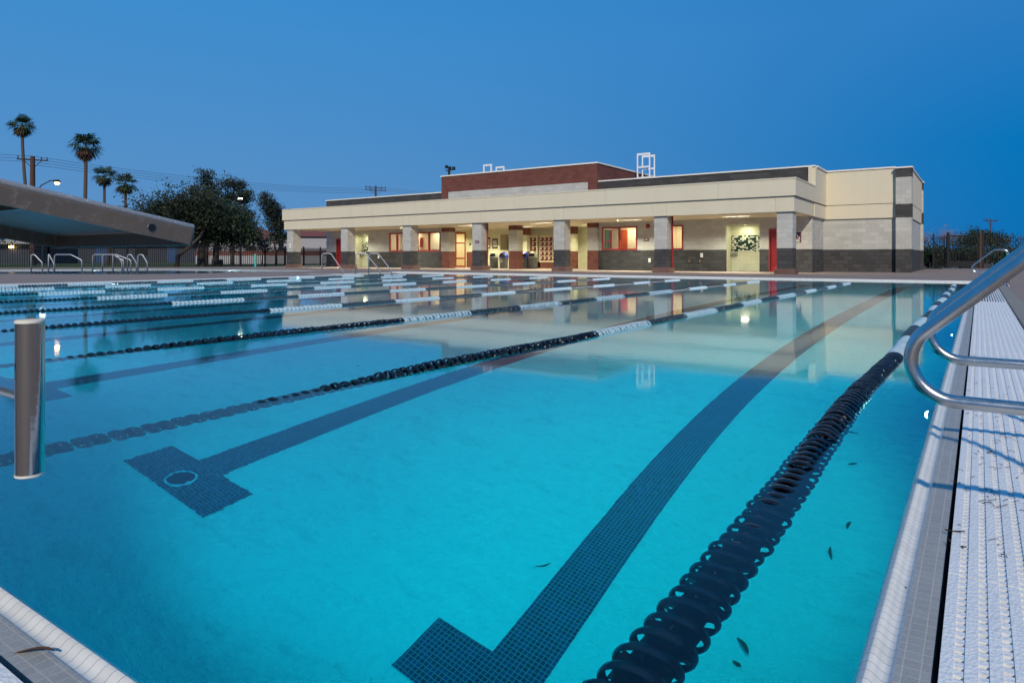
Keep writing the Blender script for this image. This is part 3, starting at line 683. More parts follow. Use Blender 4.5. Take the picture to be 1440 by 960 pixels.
MB().lathe([(0, -.09), (.08, -.08), (.13, -.04), (.14, -.02), (.14, -.002)], (-15.39, YW, 2.5), 20, 'y').build('gong', M['red'], t, True)

# lockers
def lockers(x0, cols, pattern, label):
    y = 39.55; t = thing('locker_bank', label, 'lockers', (x0, y, 0))
    w = .335; W = w*cols; z0, z1 = .5, 2.15; n = 5; dh = (z1-z0)/n
    MB().box(x0-.05, x0+W+.05, y, y+.43, z0-.08, z1+.1).build('casing', M['cream'], t)
    MB().box(x0, x0+W, y+.02, y+.41, 0, z0-.08).build('plinth', M['cmu_red'], t)
    for c in range(cols):
        rows = [(0, 1), (1, 2), (2, 3), (3, 4), (4, 5)] if c != pattern else [(0, 1), (1, 2), (2, 5)]
        for r0, r1 in rows:
            d = MB().box(x0+c*w+.025, x0+c*w+w-.025, y-.015, y-.001, z0+r0*dh+.025, z0+r1*dh-.025).build('locker_door', M['locker'], t)
            zc = z0+(r0+r1)/2*dh if r1-r0 > 1 else z0+r1*dh-.13
            MB().box(x0+c*w+.05, x0+c*w+.13, y-.025, y-.0155, zc-.06, zc+.06).build('lock_plate', M['signwhite'], d)
lockers(-26.25, 3, 1, 'bank of maroon lockers with one tall door, behind the blue lidded bin')
lockers(-24.95, 4, 3, 'bank of maroon lockers with white lock plates, beside the middle right column')

# bins
def bin_(x, y, blue, label):
    t = thing('recycling_bin' if blue else 'litter_bin', label, 'bin', (x, y, 0), 'bins under the canopy')
    MB().lathe([(0, .0), (.27, 0), (.285, .03), (.31, .74), (.32, .76), (.30, .78), (0, .78)], (x, y, 0), 28).build('body', M['binbody'], t, True)
    L = MB().lathe([(.325, .74), (.33, .80), (.31, .90), (.24, 1.02), (.12, 1.09), (0, 1.11)], (x, y, 0), 28, skip=lambda i, j: i in (1, 2) and 18 <= j <= 24)
    L.build('lid', M['bluelid' if blue else 'binlid'], t, True)
    MB().lathe([(.30, .80), (.285, .90), (.22, 1.01), (.1, 1.06)], (x, y, 0), 20).build('opening', M['dark'], t, True)  # near-black shell paints the dark inside behind the cut in the lid
    if blue:
        mb = MB(); cz, r = .50, .10
        for k in range(3):
            a = R(90+120*k); pts = []
            for s0, rr in ((-.8, .075), (.35, .075), (.35, .055), (.85, .09), (.35, .125), (.35, .105), (-.8, .105)):
                aa = a+s0*R(58); pts.append((x+.02+rr*math.cos(aa), cz+rr*math.sin(aa)))
            mb.prism(pts, y-.318, y-.30)
        mb.build('recycling_mark', M['signwhite'], t)
bin_(-27.45, 37.6, False, 'grey litter bin with beige lid next to the middle column')
bin_(-26.5, 37.4, True, 'grey recycling bin with blue lid left of the second red-brown pier')
bin_(-24.85+.3, 37.0, True, 'grey recycling bin with blue lid in front of the maroon lockers')
bin_(-23.9, 37.0, False, 'grey litter bin with beige lid in front of the maroon lockers')

# roof hatch rails, roof floodlight
t = thing('roof_ladder_rail', 'white square-tube guard rails round the roof ladder right of the raised wall', 'guard rail', (-17.5, 40.5, 5.2))
for yy in (40.0, 41.0):
    mb = MB(); x0, x1 = -17.95-(.0 if yy == 40 else .1), -17.05-(.0 if yy == 40 else .1); q = .05
    mb.box(x0, x0+q*1.6, yy, yy+q, 5.3, 7.35); mb.box(x1-q*1.6, x1, yy, yy+q, 5.0, 7.35); mb.box(x0+q*1.6, x1-q*1.6, yy, yy+q, 7.22, 7.35); mb.box(x0+q*1.6, x1-q*1.6, yy, yy+q, 6.42, 6.52)
    mb.build('rail_frame', M['whitesteel'], t)
MB().box(-17.9, -17.0, 39.95, 41.1, 5.72, 5.84).build('platform', M['whitesteel'], t)
t = thing('roof_ladder_rail', 'low white guard rails showing above the red-brown parapet', 'guard rail', (-30.9, 41.8, 6.1))
for dx in (0, .75):
    x0 = -31.35+dx; MB().box(x0, x0+.1, 41.5+dx*.8, 41.6+dx*.8, 6.1, 7.85-dx*.2).box(x0+.7, x0+.8, 41.5+dx*.8, 41.6+dx*.8, 6.1, 7.85-dx*.2).box(x0+.1, x0+.7, 41.5+dx*.8, 41.6+dx*.8, 7.72-dx*.2, 7.85-dx*.2).build('rail_frame', M['whitesteel'], t)
t = thing('roof_floodlight', 'black cluster of floodlights on the left end of the raised parapet', 'floodlight', (-30.3, 36.2, 6.3))
MB().tube([(-30.3, 36.2, 6.2), (-30.3, 36.2, 6.85)], .09, 10).tube([(-30.6, 36.2, 6.8), (-29.75, 36.2, 6.8)], .035, 8).build('post', M['blacksteel'], t)
for dx, tz in ((-.22, .12), (.06, .02), (.42, -.02)):
    x = -30.3+dx; MB().rbox(x-.10, x+.09, 36.1, 36.3, 6.82+tz, 7.03+tz, .04, 2).build('lamp_head', M['blacksteel'], t)

# ------------------------------------------------------------------ lane ropes
def float_mesh(n, hi):
    mb = MB()
    if hi:
        sk = lambda i, j: i == 1 and (j % 9) in (1, 2, 3, 5, 6, 7)
        for c, g in ((-.0375, 1), (.0375, -1)):
            L = .016
            mb.lathe([(.0715, c-L), (.0762, c-L*.4), (.0762, c+L*.4), (.0715, c+L), (.0675, c+L), (.0705, c), (.0675, c-L)], (0, 0, 0), n, 'y', True)
            for e in (0, -.005): mb.lathe([(.0707, c+e), (.0655, c+e-g*.005), (.044, c+e-g*.016), (.030, c+e-g*.021), (.013, c+e-g*.024)], (0, 0, 0), n, 'y', False, skip=sk)
        mb.lathe([(.008, -.068), (.014, -.068), (.014, .068), (.008, .068)], (0, 0, 0), 10, 'y', True)
        for k in range(6):
            a = 2*math.pi*k/6; r0, r1 = .013, .066
            q = [(r0*math.cos(a), -.03, r0*math.sin(a)), (r1*math.cos(a+.35), -.03, r1*math.sin(a+.35)), (r1*math.cos(a+.35), .03, r1*math.sin(a+.35)), (r0*math.cos(a), .03, r0*math.sin(a))]
            mb.add(q, [(0, 1, 2, 3)])
    else:
        for c in (-.0375, .0375):
            mb.lathe([(.056, c-.026), (.071, c-.016), (.0755, c), (.071, c+.016), (.056, c+.026), (.016, c+.012), (.016, c-.012)], (0, 0, 0), n, 'y', True)
        mb.lathe([(.014, -.07), (.014, .07)], (0, 0, 0), 6, 'y')
    return mb
PITCH = .1515; Y0, Y1 = .80, 22.62; SEC0 = 6.22; SEC = 1.262
def fk(k): return 0 if k == 0 else (1 if k % 2 else 2)
def sec_of(y): return 0 if y < SEC0 else 1+int((y-SEC0)/SEC)
hiF = float_mesh(27, True); loF = float_mesh(14, False)
proto = {}
for w in (0, 1, 2):
    o = hiF.build('rope_float', M[['blackplastic', 'tintedwhiteplastic', 'slateplastic'][w]], None, True); proto[w] = o
def tf(mb, dst, y, x, z, rot, k):
    c, s_ = math.cos(rot), math.sin(rot); o = len(dst.v)
    for (a, b, d) in mb.v: dst.v.append((x+a*c-d*s_, y+b, z+a*s_+d*c))
    dst.f += [tuple(i+o for i in q) for q in mb.f]; dst.mi += [k]*len(mb.f)
rope_lab = ['lane rope nearest the right pool edge, black discs then white', 'second lane rope from the right pool edge', 'third lane rope from the right pool edge', 'fourth lane rope from the right pool edge',
            'fifth lane rope from the right pool edge', 'sixth lane rope from the right pool edge', 'seventh lane rope from the right pool edge', 'second lane rope from the left pool edge', 'lane rope nearest the left pool edge beside the wide deck']
rng = random.Random(4)
for ri, x in enumerate(ropesX):
    z = WZ+.012
    t = thing('lane_rope', rope_lab[ri], 'lane rope', (x, .63, z), 'floating lane ropes across the pool')
    def zr(y):
        u = min(1, max(0, (y-1.2)/3.0)); return -.098+.053*u*u*(3-2*u)
    MB().tube([(x, .634, z-.05)]+[(x, y, z+zr(y)) for y in [1, 1.9, 2.5, 3, 3.5, 4, 4.5, 5, 5.5, 12, 22.7]]+[(x, 25.339, z-.03)], .006, 6).build('cable', M['wire'], t)
    ys = [Y0+PITCH*i for i in range(int((Y1-Y0)/PITCH)+1)]
    near = ys[:95] if ri < 3 else []
    off = [(rng.uniform(-.004, .004)+.014*math.sin(i*.21+ri), zr(ys[i])+rng.uniform(-.004, .004)) for i in range(len(ys))]
    for i, y in enumerate(near):
        w = fk(sec_of(y))
        o = proto[w].copy(); col.objects.link(o); o.name = 'rope_float'; o.parent = t; o.location = (off[i][0], y-.63, off[i][1]); o.rotation_euler = (rng.uniform(-.05, .05), rng.uniform(0, 6.28), rng.uniform(-.06, .06))
    secs = {}
    for i, y in enumerate(ys):
        if y in near[-1:] or i < len(near): continue
        secs.setdefault(sec_of(y), []).append((i, y))
    if near:
        mb = MB()
        for k, L in secs.items():
            for i, y in L: tf(loF, mb, y, x+off[i][0], z+off[i][1], rng.uniform(0, 6), fk(k))
        mb.build('distant_floats', [M['blackplastic'], M['tintedwhiteplastic'], M['slateplastic']], t, True, kind='stuff')
    else:
        for k, L in secs.items():
            mb = MB()
            for i, y in L: tf(loF, mb, y, x+off[i][0], z+off[i][1], rng.uniform(0, 6), 0)
            o = mb.build('float_section', M[['blackplastic', 'tintedwhiteplastic', 'slateplastic'][fk(k)]], t, True)
            o['label'] = ['black float section', 'white float section', 'dark slate float section'][fk(k)]
for o in proto.values(): bpy.data.objects.remove(o)

# ------------------------------------------------------------------ stainless handrails at the right edge
def fig4(y, r, ox=0.):
    # lower bar from the deck post to a round bend over the water's edge, then up and back over the deck
    pts = [(.545, y, 0), (.545, y, .352), (-.172, y, .352), (-.172, y, .49), (.20, y, .93), (.56, y, .93), (.56, y, 0)]
    low = fillet([(.50, y, 0), (.50, y, .352), (-.06, y, .352)], .07, 6)
    c = (-.05, y, .352+.108); rad = .108
    bend = arc(c, rad, R(-90), R(-90-138), 16)
    ex = bend[-1]; d = Vector((math.cos(R(42)), 0, math.sin(R(42))))
    p1 = Vector(ex)+d*.60
    top = fillet([ex, tuple(p1), (p1.x+.30, y, p1.z+.01), (.62+ox, y, .0)], .12, 8)
    return low[:-1]+bend+top[1:]
def rail(y, r, label, grp):
    t = thing('pool_handrail', label, 'handrail', (.5, y, 0), grp)
    MB().tube(fig4(y, r), r, 20).build('tube', M['steel'], t, 'all')
    for x in (.50, .62): MB().lathe([(r, .035), (r+.012, .03), (r+.03, .008), (r+.032, .001)], (x, y, 0), 20).build('flange', M['steel'], t, True)
rail(2.2, .0185, 'bent stainless handrail closest to the bottom right corner', 'stainless handrails on the right deck')
rail(3.1, .0185, 'bent stainless handrail just behind the closest one', 'stainless handrails on the right deck')
rail(21.6, .0185, 'distant stainless handrail at the far right deck corner, left of its twin', 'stainless handrails on the right deck')
rail(22.5, .0185, 'distant stainless handrail at the far right deck corner, right of its twin', 'stainless handrails on the right deck')

# step handrails and leisure-pool handrails: post, short top, slope down, foot
def step_rail(p0, p1, h, top, foot, label, r=.024, grp='handrails beside the leisure pool'):
    a, b = Vector((*p0, 0)), Vector((*p1, 0)); m = a.lerp(b, top)
    t = thing('step_handrail', label, 'handrail', tuple(a), grp)
    pts = fillet([a, a+Vector((0, 0, h)), m+Vector((0, 0, h)), b+Vector((0, 0, foot)), b], .12, 5)
    MB().tube(pts, r, 10).build('tube', M['satin'], t, 'all')
step_rail((-24.35, 20.2), (-23.55, 20.75), .92, .42, .10, 'slanted handrail standing left of the step pair by the canopy column', grp='handrails at the pool steps')
step_rail((-22.75, 20.75), (-21.85, 21.35), .92, .42, .16, 'front slanted handrail of the pair at the pool steps', grp='handrails at the pool steps')
step_rail((-22.35, 21.15), (-21.5, 21.7), .92, .42, .16, 'back slanted handrail of the pair at the pool steps', grp='handrails at the pool steps')
for (p0, p1, top, foot, lab) in [((-35.75, 13.0), (-35.35, 13.3), .3, .5, 'leftmost small bent handrail by the leisure pool'),
    ((-35.1, 13.45), (-34.9, 13.6), .15, .45, 'narrow slanted handrail by the leisure pool next to the utility pole'),
    ((-34.9, 13.62), (-33.84, 14.32), .6, .62, 'widest arched handrail by the leisure pool, left of the gap'),
    ((-33.42, 14.6), (-32.0, 15.6), .62, .62, 'long arched handrail by the leisure pool, right of the gap'),
    ((-33.05, 14.85), (-32.25, 15.4), .5, .6, 'shorter arched handrail crossing the long arched one'),
    ((-32.6, 15.1), (-32.3, 15.35), .5, .5, 'small slanted handrail inside the arched pair'),
    ((-32.1, 15.5), (-31.8, 15.75), .42, .5, 'slanted handrail second from the right by the leisure pool'),
    ((-31.72, 15.78), (-31.37, 16.02), .5, .5, 'slanted handrail rightmost by the leisure pool')]:
    step_rail(p0, p1, .87, top, foot, lab, .03)

# ------------------------------------------------------------------ starting platform and backstroke bar
t = thing('starting_platform', 'weathered sloping starting platform with open underside above the near pool edge', 'starting block', (-1.98, .2, 0))
SL = R(10.6); W2 = .385; LEN = .72; HH = .044
bm = bmesh.new(); bmesh.ops.create_cube(bm, size=1)
for v in bm.verts: v.co = Vector((v.co.x*W2*2, v.co.y*LEN, v.co.z*HH))
bmesh.ops.delete(bm, geom=[f for f in bm.faces if f.normal.z < -.5], context='FACES_ONLY')
bmesh.ops.bevel(bm, geom=[e for e in bm.edges if not e.is_boundary], offset=.010, segments=4, affect='EDGES', profile=.5)
me = bpy.data.meshes.new('platform_shell'); bm.to_mesh(me); bm.free()
me.polygons.foreach_set('use_smooth', [min(abs(abs(c)-1) for c in p.normal) > 1e-3 for p in me.polygons])
def blockmat():
    t_ = NT('grey_gritty_fibreglass'); p = t_.pos(); f = t_.noise(p, 55, 5, .75); g = t_.noise(p, 9, 5, .7); s = t_.noise(p, 420, 2, .6)
    c = t_.mix(g, (.14, .102, .076), (.235, .178, .132)); c = t_.mix(t_.math('MULTIPLY', t_.ramp(f, .55, .75), .5), c, (.5, .45, .4))
    t_.bsdf(c, .30, .25, t_.bump(s, .25, .003), .5); return t_.m
M['block'] = blockmat(); me.materials.append(M['block'])
o = bpy.data.objects.new('platform_shell', me); col.objects.link(o); o.parent = t
ctr = Vector((-1.98, .936, .818)) - Vector((0, math.cos(SL)*LEN/2, -math.sin(SL)*LEN/2)) - Vector((0, math.sin(SL), math.cos(SL)))*(HH/2)
o.location = ctr - Vector((-1.98, .2, 0)); o.rotation_euler = (-SL, 0, 0)
so = o.modifiers.new('wall', 'SOLIDIFY'); so.thickness = .006; so.offset = -1
def loc(lx, ly, lz):
    return ctr + Matrix.Rotation(-SL, 3, 'X') @ Vector((lx, ly, lz))
def lbox(x0, x1, y0, y1, z0, z1):
    mb = MB(); mb.box(x0, x1, y0, y1, z0, z1); mb.v = [tuple(loc(*q)) for q in mb.v]; return mb
def tread():
    t_ = NT('gritty_tread'); p = t_.pos(); s_ = t_.noise(p, 520, 2, .7)
    t_.bsdf(t_.mix(s_, (.20, .22, .25), (.46, .48, .52)), t_.math('MULTIPLY_ADD', s_, .25, .08), 0, t_.bump(s_, .8, .004), .7); return t_.m
M['tread'] = tread()
mb = MB(); mb.rbox(-W2+.001, W2-.001, -LEN/2+.002, LEN/2-.002, HH/2-.006, HH/2+.008, .0068, 5); mb.v = [tuple(loc(*q)) for q in mb.v]; mb.build('tread', M['tread'], t, True)
lbox(-W2+.01, W2-.01, .02, .032, -HH/2+.012, HH/2-.008).build('rib', M['block'], t)
lbox(-W2+.01, W2-.01, -.2, -.188, -HH/2+.005, HH/2-.008).build('rib', M['block'], t)
lbox(-.02, .02, -.18, .02, -HH/2+.004, HH/2-.008).build('rib', M['block'], t)
mb = MB(); mb.tube([loc(-.24, -.12, -.034), loc(.24, -.12, -.034)], .034, 14); mb.build('support_tube', M['block'], t, True)
mb = MB(); mb.tube([loc(.06, -.07, -.012), loc(.06, -.07, -.03)], .012, 8).tube([loc(-.06, -.07, -.012), loc(-.06, -.07, -.03)], .012, 8); mb.build('bolt', M['polish'], t)
hx = loc(W2, .252, -.002)
MB().lathe([(.0, .0006), (.0095, .0006)], tuple(hx), 18, 'x').build('hole', M['dark'], t)  # flat black disc on the skirt paints the hole's dark inside
MB().lathe([(.0093, .0002), (.0093, .0012), (.0102, .0012), (.0105, .0002)], tuple(hx), 18, 'x').build('hole_rim', M['steel'], t, True)
MB().rbox(-2.08, -1.88, .22, .40, .0, .83, .02, 2).build('pedestal', M['steel'], t)
t = thing('backstroke_bar', 'polished steel backstroke grip with white end caps below the starting platform', 'grip bar', (-1.62, .587, .46))
for x in (-1.62, -2.34):
    MB().tube([(x, .587, .299), (x, .587, .610)], .0262, 24).build('grip_post', M['polish'], t, True)
    MB().lathe([(0, .6165), (.024, .6165), (.0272, .614), (.0272, .6098), (0, .6098)], (x, .587, 0), 24).build('end_cap', M['whitecap'], t, True)
    MB().lathe([(0, .2925), (.024, .2925), (.0272, .295), (.0272, .2995), (0, .2995)], (x, .587, 0), 24).build('end_cap', M['whitecap'], t, True)
MB().tube([(-1.645, .587, .462), (-2.315, .587, .462)], .0195, 16).tube([(-1.98, .57, .462), (-1.98, .40, .462)], .02, 12).build('crossbar', M['steel'], t, True)

# ------------------------------------------------------------------ leaves and debris
def leaf_mesh(L, W, seed):
    r = random.Random(seed); mb = MB(); n = 6; v = []
    for i in range(n+1):
        u = i/n; w = W*math.sin(math.pi*min(1, u*.93+.04))**.8; y = L*(u-.5); zc = .006*math.sin(3*u+seed)
        cx = .12*L*math.sin(u*2.4+seed)
        v += [(cx-w/2, y, zc+.002), (cx, y, zc), (cx+w/2, y, zc+.002)]
    f = []
    for i in range(n): f += [(i*3, i*3+1, i*3+4, i*3+3), (i*3+1, i*3+2, i*3+5, i*3+4)]
    n0 = len(v); v += [(a, b, c+.0012) for a, b, c in v]; f += [tuple(q+n0 for q in reversed(k)) for k in f]
    return mb.add(v, f)
def leaf(x, y, z, L, W, rz, seed, label, grp):
    o = leaf_mesh(L, W, seed).build('fallen_leaf', M['deadleaf'], None, True); o.location = (x, y, z); o.rotation_euler = (0, 0, rz)
    props(o, label, 'leaf', grp)
leaf(-1.50, .545, -.0168, .085, .011, 2.0, 1, 'curled brown leaf on the near pool edge tiles', 'leaves on the pool surround')
leaf(-.055, 2.20, .001, .05, .009, .9, 2, 'brown twig-like leaf lying across the gutter gap', 'leaves on the pool surround')
leaf(-.045, 2.11, .001, .055, .009, .7, 3, 'brown stick-like leaf just below its twin on the grating', 'leaves on the pool surround')
leaf(-.15, 1.83, -.0215, .03, .007, 1.0, 4, 'small thin leaf on the white rolled edge tile', 'leaves on the pool surround')
rl = random.Random(11)
for i in range(17):
    x = rl.uniform(-1.05, -.3); y = rl.uniform(2.2, 6.0)
    if i > 12: x, y = rl.uniform(-6, -1.2), rl.uniform(2.3, 6)
    leaf(x, y, FZ+.006, rl.uniform(.04, .11), rl.uniform(.010, .026), rl.uniform(0, 6.3), 20+i, 'sunken brown leaf lying on the pale pool floor', 'leaves sunk on the pool floor')
mb = MB(); rt = random.Random(5)
for i in range(150):
    x = .05+rt.gauss(0, .1); y = rt.choice([2.5, 2.9, 3.3, 4.2, 6, 2.2])+rt.gauss(0, .25); a = rt.uniform(0, 3.14); L = rt.uniform(.006, .035)
    if not -.06 < x < .38: continue
    p = Vector((x, y, .001)); q = p+Vector((math.cos(a)*L, math.sin(a)*L, rt.uniform(0, .004))); mb.tube([p, (p+q)/2+Vector((.003, .002, .002)), q], .0009, 4)
o = mb.build('twig_litter', M['deadleaf']); props(o, 'scattered dry twigs and grit on the white grating', 'litter', None, 'stuff')

# ------------------------------------------------------------------ fences
def fence(pts, h, label, spacing=.14, post=2.4, pr=.05, gaps=()):
    t = thing('metal_fence', label, 'fence', (*pts[0], 0)); pan = MB(); posts = []
    for (a, b) in zip(pts[:-1], pts[1:]):
        A, Bv = Vector((*a, 0)), Vector((*b, 0)); L = (Bv-A).length; d = (Bv-A)/L; n = max(1, round(L/post))
        for i in range(n+1): posts.append(A+d*(L*i/n))
        m = int(L/spacing)
        for i in range(m):
            p = A+d*(spacing*(i+.5)); w = .017
            pan.add([(p.x-w, p.y-w, .06), (p.x+w, p.y-w, .06), (p.x+w, p.y+w, .06), (p.x-w, p.y+w, .06), (p.x-w, p.y-w, h-.05), (p.x+w, p.y-w, h-.05), (p.x+w, p.y+w, h-.05), (p.x-w, p.y+w, h-.05), (p.x, p.y, h+.02)],
                    [(0, 1, 5, 4), (1, 2, 6, 5), (2, 3, 7, 6), (3, 0, 4, 7), (4, 5, 8), (5, 6, 8), (6, 7, 8), (7, 4, 8)])
        for z in (.15, h-.22, h-.42):
            pan.tube([A+Vector((0, 0, z)), Bv+Vector((0, 0, z))], .022, 4)
    pan.build('picket_panel', M['blacksteel'], t)
    for p in posts: MB().box(p.x-pr, p.x+pr, p.y-pr, p.y+pr, -.02, h+.06).lathe([(pr*1.5, 0), (0, .07)], (p.x, p.y, h+.06), 8).build('post', M['blacksteel'], t)
fence([(-62, 8), (-54.5, 20.9), (-47.4, 33.6)], 1.78, 'long black steel picket fence beyond the leisure pool', post=4.2)
fence([(-47.4, 33.6), (-51, 44), (-46.4, 49.2)], 1.6, 'black steel fence in front of the red roofed houses', post=2.6)
fence([(-2.6, 55.0), (-1.75, 55.0)], 2.25, 'short black fence panel joining the right end of the building', .1, 2)
t = thing('fence_gate', 'wide black gate with mesh infill and dark kick plate right of the building', 'gate', (-.9, 55, 0))
mb = MB(); x0, x1 = -1.7, -.05
mb.box(x0, x0+.06, 54.97, 55.03, .1, 2.25).box(x1-.06, x1, 54.97, 55.03, .1, 2.25).box(x0+.06, x1-.06, 54.97, 55.03, 2.18, 2.25).box(x0+.06, x1-.06, 54.975, 55.025, .1, .16); mb.build('gate_frame', M['blacksteel'], t)
mb = MB()
for i in range(18): mb.box(x0+.1+i*.083, x0+.122+i*.083, 54.985, 55.015, .5, 2.18)
mb.build('pickets', M['blacksteel'], t); MB().box(x0+.06, x1-.06, 54.98, 55.02, .16, .5).build('kick_plate', M['blacksteel'], t); MB().rbox(x0+.06, x0+.2, 54.9, 54.97, 1.1, 1.3, .01, 1).build('latch', M['blacksteel'], t)
t = thing('gate_post', 'thick black gate post standing right of the building', 'post', (-1.72, 54.9, 0)); MB().rbox(-1.82, -1.66, 54.72, 54.88, -.02, 2.4, .01, 1).build('shaft', M['blacksteel'], t); MB().box(-1.84, -1.64, 54.70, 54.90, 2.4, 2.43).build('cap', M['blacksteel'], t)
t = thing('gate_post', 'brown wooden post at the right side of the wide gate', 'post', (.05, 55, 0)); MB().tube([(.06, 55, -.02), (.06, 55, 2.45)], .09, 10).build('shaft', M['wood'], t, True); MB().tube([(.06, 55, 2.45), (.06, 55, 2.5)], [.09, .05], 10).build('cap', M['wood'], t, True)
fence([(.2, 55.0), (15.5, 55.0)], 2.2, 'black steel picket fence along the right background', .13, 2.6)

# ------------------------------------------------------------------ trees
def leaf_cloud(blobs, n, size, seed, asp=.45, twig=.35, per=26, shell=.55):
    r = np.random.default_rng(seed); V = []
    tot = sum(b[3]*b[4]*b[5] for b in blobs)
    for (cx, cy_, cz, rx, ry, rz) in blobs:
        m = int(n*rx*ry*rz/tot/per)+1
        d = r.normal(size=(m, 3)); d /= np.linalg.norm(d, axis=1)[:, None]
        rad = (r.random(m)**shell)[:, None]*(1+.16*r.normal(size=(m, 1)))
        cc = d*rad*np.array([rx, ry, rz])+np.array([cx, cy_, cz])
        cl = np.repeat(cc, per, 0); p = cl+r.normal(size=(m*per, 3))*twig*np.array([1, 1, .75])
        k = len(p); a = r.normal(size=(k, 3)); a[:, 2] -= .35; a /= np.linalg.norm(a, axis=1)[:, None]
        b = np.cross(a, r.normal(size=(k, 3))); b /= np.linalg.norm(b, axis=1)[:, None]
        s = size*(.6+.8*r.random((k, 1)))
        V.append(np.stack([p-a*s, p+b*s*asp, p+a*s, p-b*s*asp], 1).reshape(-1, 3))
    V = np.concatenate(V); f = np.arange(len(V)).reshape(-1, 4)
    return V, f
def cloud_obj(name, V, f, mat, parent):
    me = bpy.data.meshes.new(name); off = np.array(WL.get(parent, Vector((0, 0, 0))))
    me.from_pydata((V-off).tolist(), [], f.tolist()); me.materials.append(mat); o = bpy.data.objects.new(name, me); col.objects.link(o); o.parent = parent; return o
def tree(name, label, cat, base, limbs, r0, blobs, n, size, mat, seed, **kw):
    t = thing(name, label, cat, base, kw.pop('grp', None)); mb = MB(); b = Vector(base)
    for k, path in enumerate(limbs):
        pts = [b+Vector(p) for p in path]; m = len(pts)
        mb.tube(pts, [r0*(1 if k == 0 else .6)*(1-.75*i/(m-1)) for i in range(m)], 9)
    mb.build('trunk', M['bark'], t, True)
    V, f = leaf_cloud([(b.x+q[0], b.y+q[1], q[2], *q[3:]) for q in blobs], n, size, seed, **kw); cloud_obj('crown', V, f, M[mat], t); return t
# camera-facing side axis for the left background
tree('mesquite_tree', 'broad dark mesquite tree leaning over the fence with a crooked trunk', 'tree', (-51.4, 28.5, -.02),
     [[(0, 0, 0), (.05, .1, .9), (.5, .8, 1.6), (.9, 1.4, 2.4), (1.3, 2, 4)], [(.5, .8, 1.6), (-.5, -.6, 3), (-1.2, -2, 4.5)]], .22,
     [(-.6, -1.2, 4.0, 2.0, 2.4, 1.5), (-.3, .9, 4.5, 2.3, 2.3, 1.8), (-1.2, -3.0, 3.5, 1.4, 1.6, .8), (-.8, -3.9, 3.1, .9, .9, .6), (.2, 2.4, 3.8, 2.0, 1.8, 1.7)], 17000, .10, 'leafolive', 3)
tree('mesquite_tree', 'dense dark tree with a thick straight trunk in the middle of the clump', 'tree', (-52.0, 30.9, -.02),
     [[(0, 0, 0), (0, .05, 1.4), (.2, .3, 3), (.1, .6, 5)], [(0, .05, 1.4), (-.6, -1, 3.2), (-.9, -1.6, 4.6)], [(0, .1, 1.5), (.7, 1.2, 3), (1.2, 1.8, 4.5)]], .34,
     [(0, .5, 4.0, 2.2, 2.2, 2.0), (.2, 2.1, 3.5, 2.0, 1.8, 1.7), (-.2, -.9, 4.5, 1.8, 1.8, 1.3)], 19000, .10, 'leafdark', 4)
tree('mesquite_tree', 'dark bushy tree with a thick black trunk right of the clump centre', 'tree', (-52.3, 32.3, -.02),
     [[(0, 0, 0), (.05, .1, 1.6), (.1, .3, 3.4), (.2, .6, 5)]], .30,
     [(0, .6, 3.4, 2.0, 2.0, 1.8), (.3, 2.1, 2.9, 1.6, 1.5, 1.4), (0, 1.6, 4.4, 1.2, 1.1, .9), (1.6, 1.7, 2.7, 1.1, 1.1, .9), (-1.5, 3.2, 2.9, 1.2, 1.2, 1.0)], 19000, .10, 'leafdark', 5)
tree('eucalyptus_tree', 'tall loose eucalyptus crown rising above the dark clump', 'tree', (-57.5, 34.6, -.02),
     [[(0, 0, 0), (.1, 0, 3), (0, .2, 6), (.1, .1, 8.6)], [(.05, .1, 4.5), (.3, .9, 6), (.2, 1.6, 7.6)]], .22,
     [(0, .0, 7.9, .75, .75, .95), (.3, .35, 6.9, .9, .8, .8), (-.3, -.7, 6.7, .8, .8, .6), (0, .3, 5.6, 1.2, 1.1, 1.0)], 5200, .10, 'leafpale', 6, twig=.24)
tree('eucalyptus_tree', 'thin open eucalyptus crown beside the white lamp', 'tree', (-57.8, 37.4, -.02),
     [[(0, 0, 0), (.1, 0, 3), (0, .2, 5.4), (.1, .1, 7.8)], [(0, .1, 4), (.6, .9, 5.6), (.8, 1.3, 7)]], .2,
     [(0, -.35, 7.7, .75, .75, .8), (.2, .65, 7.5, .7, .6, .7), (.3, 1.0, 6.4, 1.0, 1.0, .8), (0, -.3, 6.2, .9, .8, .8), (.1, .8, 4.6, 1.1, 1.3, 1.0)], 7000, .10, 'leafpale', 7, twig=.26)
tree('eucalyptus_tree', 'slim grey-green eucalyptus left of the building column', 'tree', (-54.6, 39.9, -.02),
     [[(0, 0, 0), (-.1, .1, 1.2), (-.1, -.4, 3), (-.1, -.5, 6.2)], [(-.1, .1, 1.2), (.2, .8, 2.4), (.3, 1.1, 3.3)]], .14,
     [(-.1, -1.0, 6.0, .7, .6, .85), (0, -.3, 5.0, .85, .95, .85), (0, .2, 4.0, .9, 1.15, .9), (0, .3, 2.7, .7, 1.1, .6)], 7500, .10, 'leafpale', 8, twig=.24)
tree('young_tree', 'small young tree with yellowish leaves on the lawn before the white wall', 'tree', (-62, 43.6, -.02), [[(0, 0, 0), (0, .05, 1), (.1, .1, 2)]], .1, [(0, 0, 2.1, .9, 1.0, .7)], 1100, .1, 'leafolive', 9)
tree('shade_tree', 'dark tree mass behind the utility pole at the far left', 'tree', (-74, 22.5, -.02), [[(0, 0, 0), (.1, .1, 1.3), (.2, .4, 3)]], .3, [(0, 0, 3.6, 2.6, 3.2, 1.5), (0, -3.2, 3.4, 2.2, 2.6, 1.5), (.5, 3.4, 3.2, 1.6, 2.0, 1.0)], 6000, .14, 'leafdark', 10)
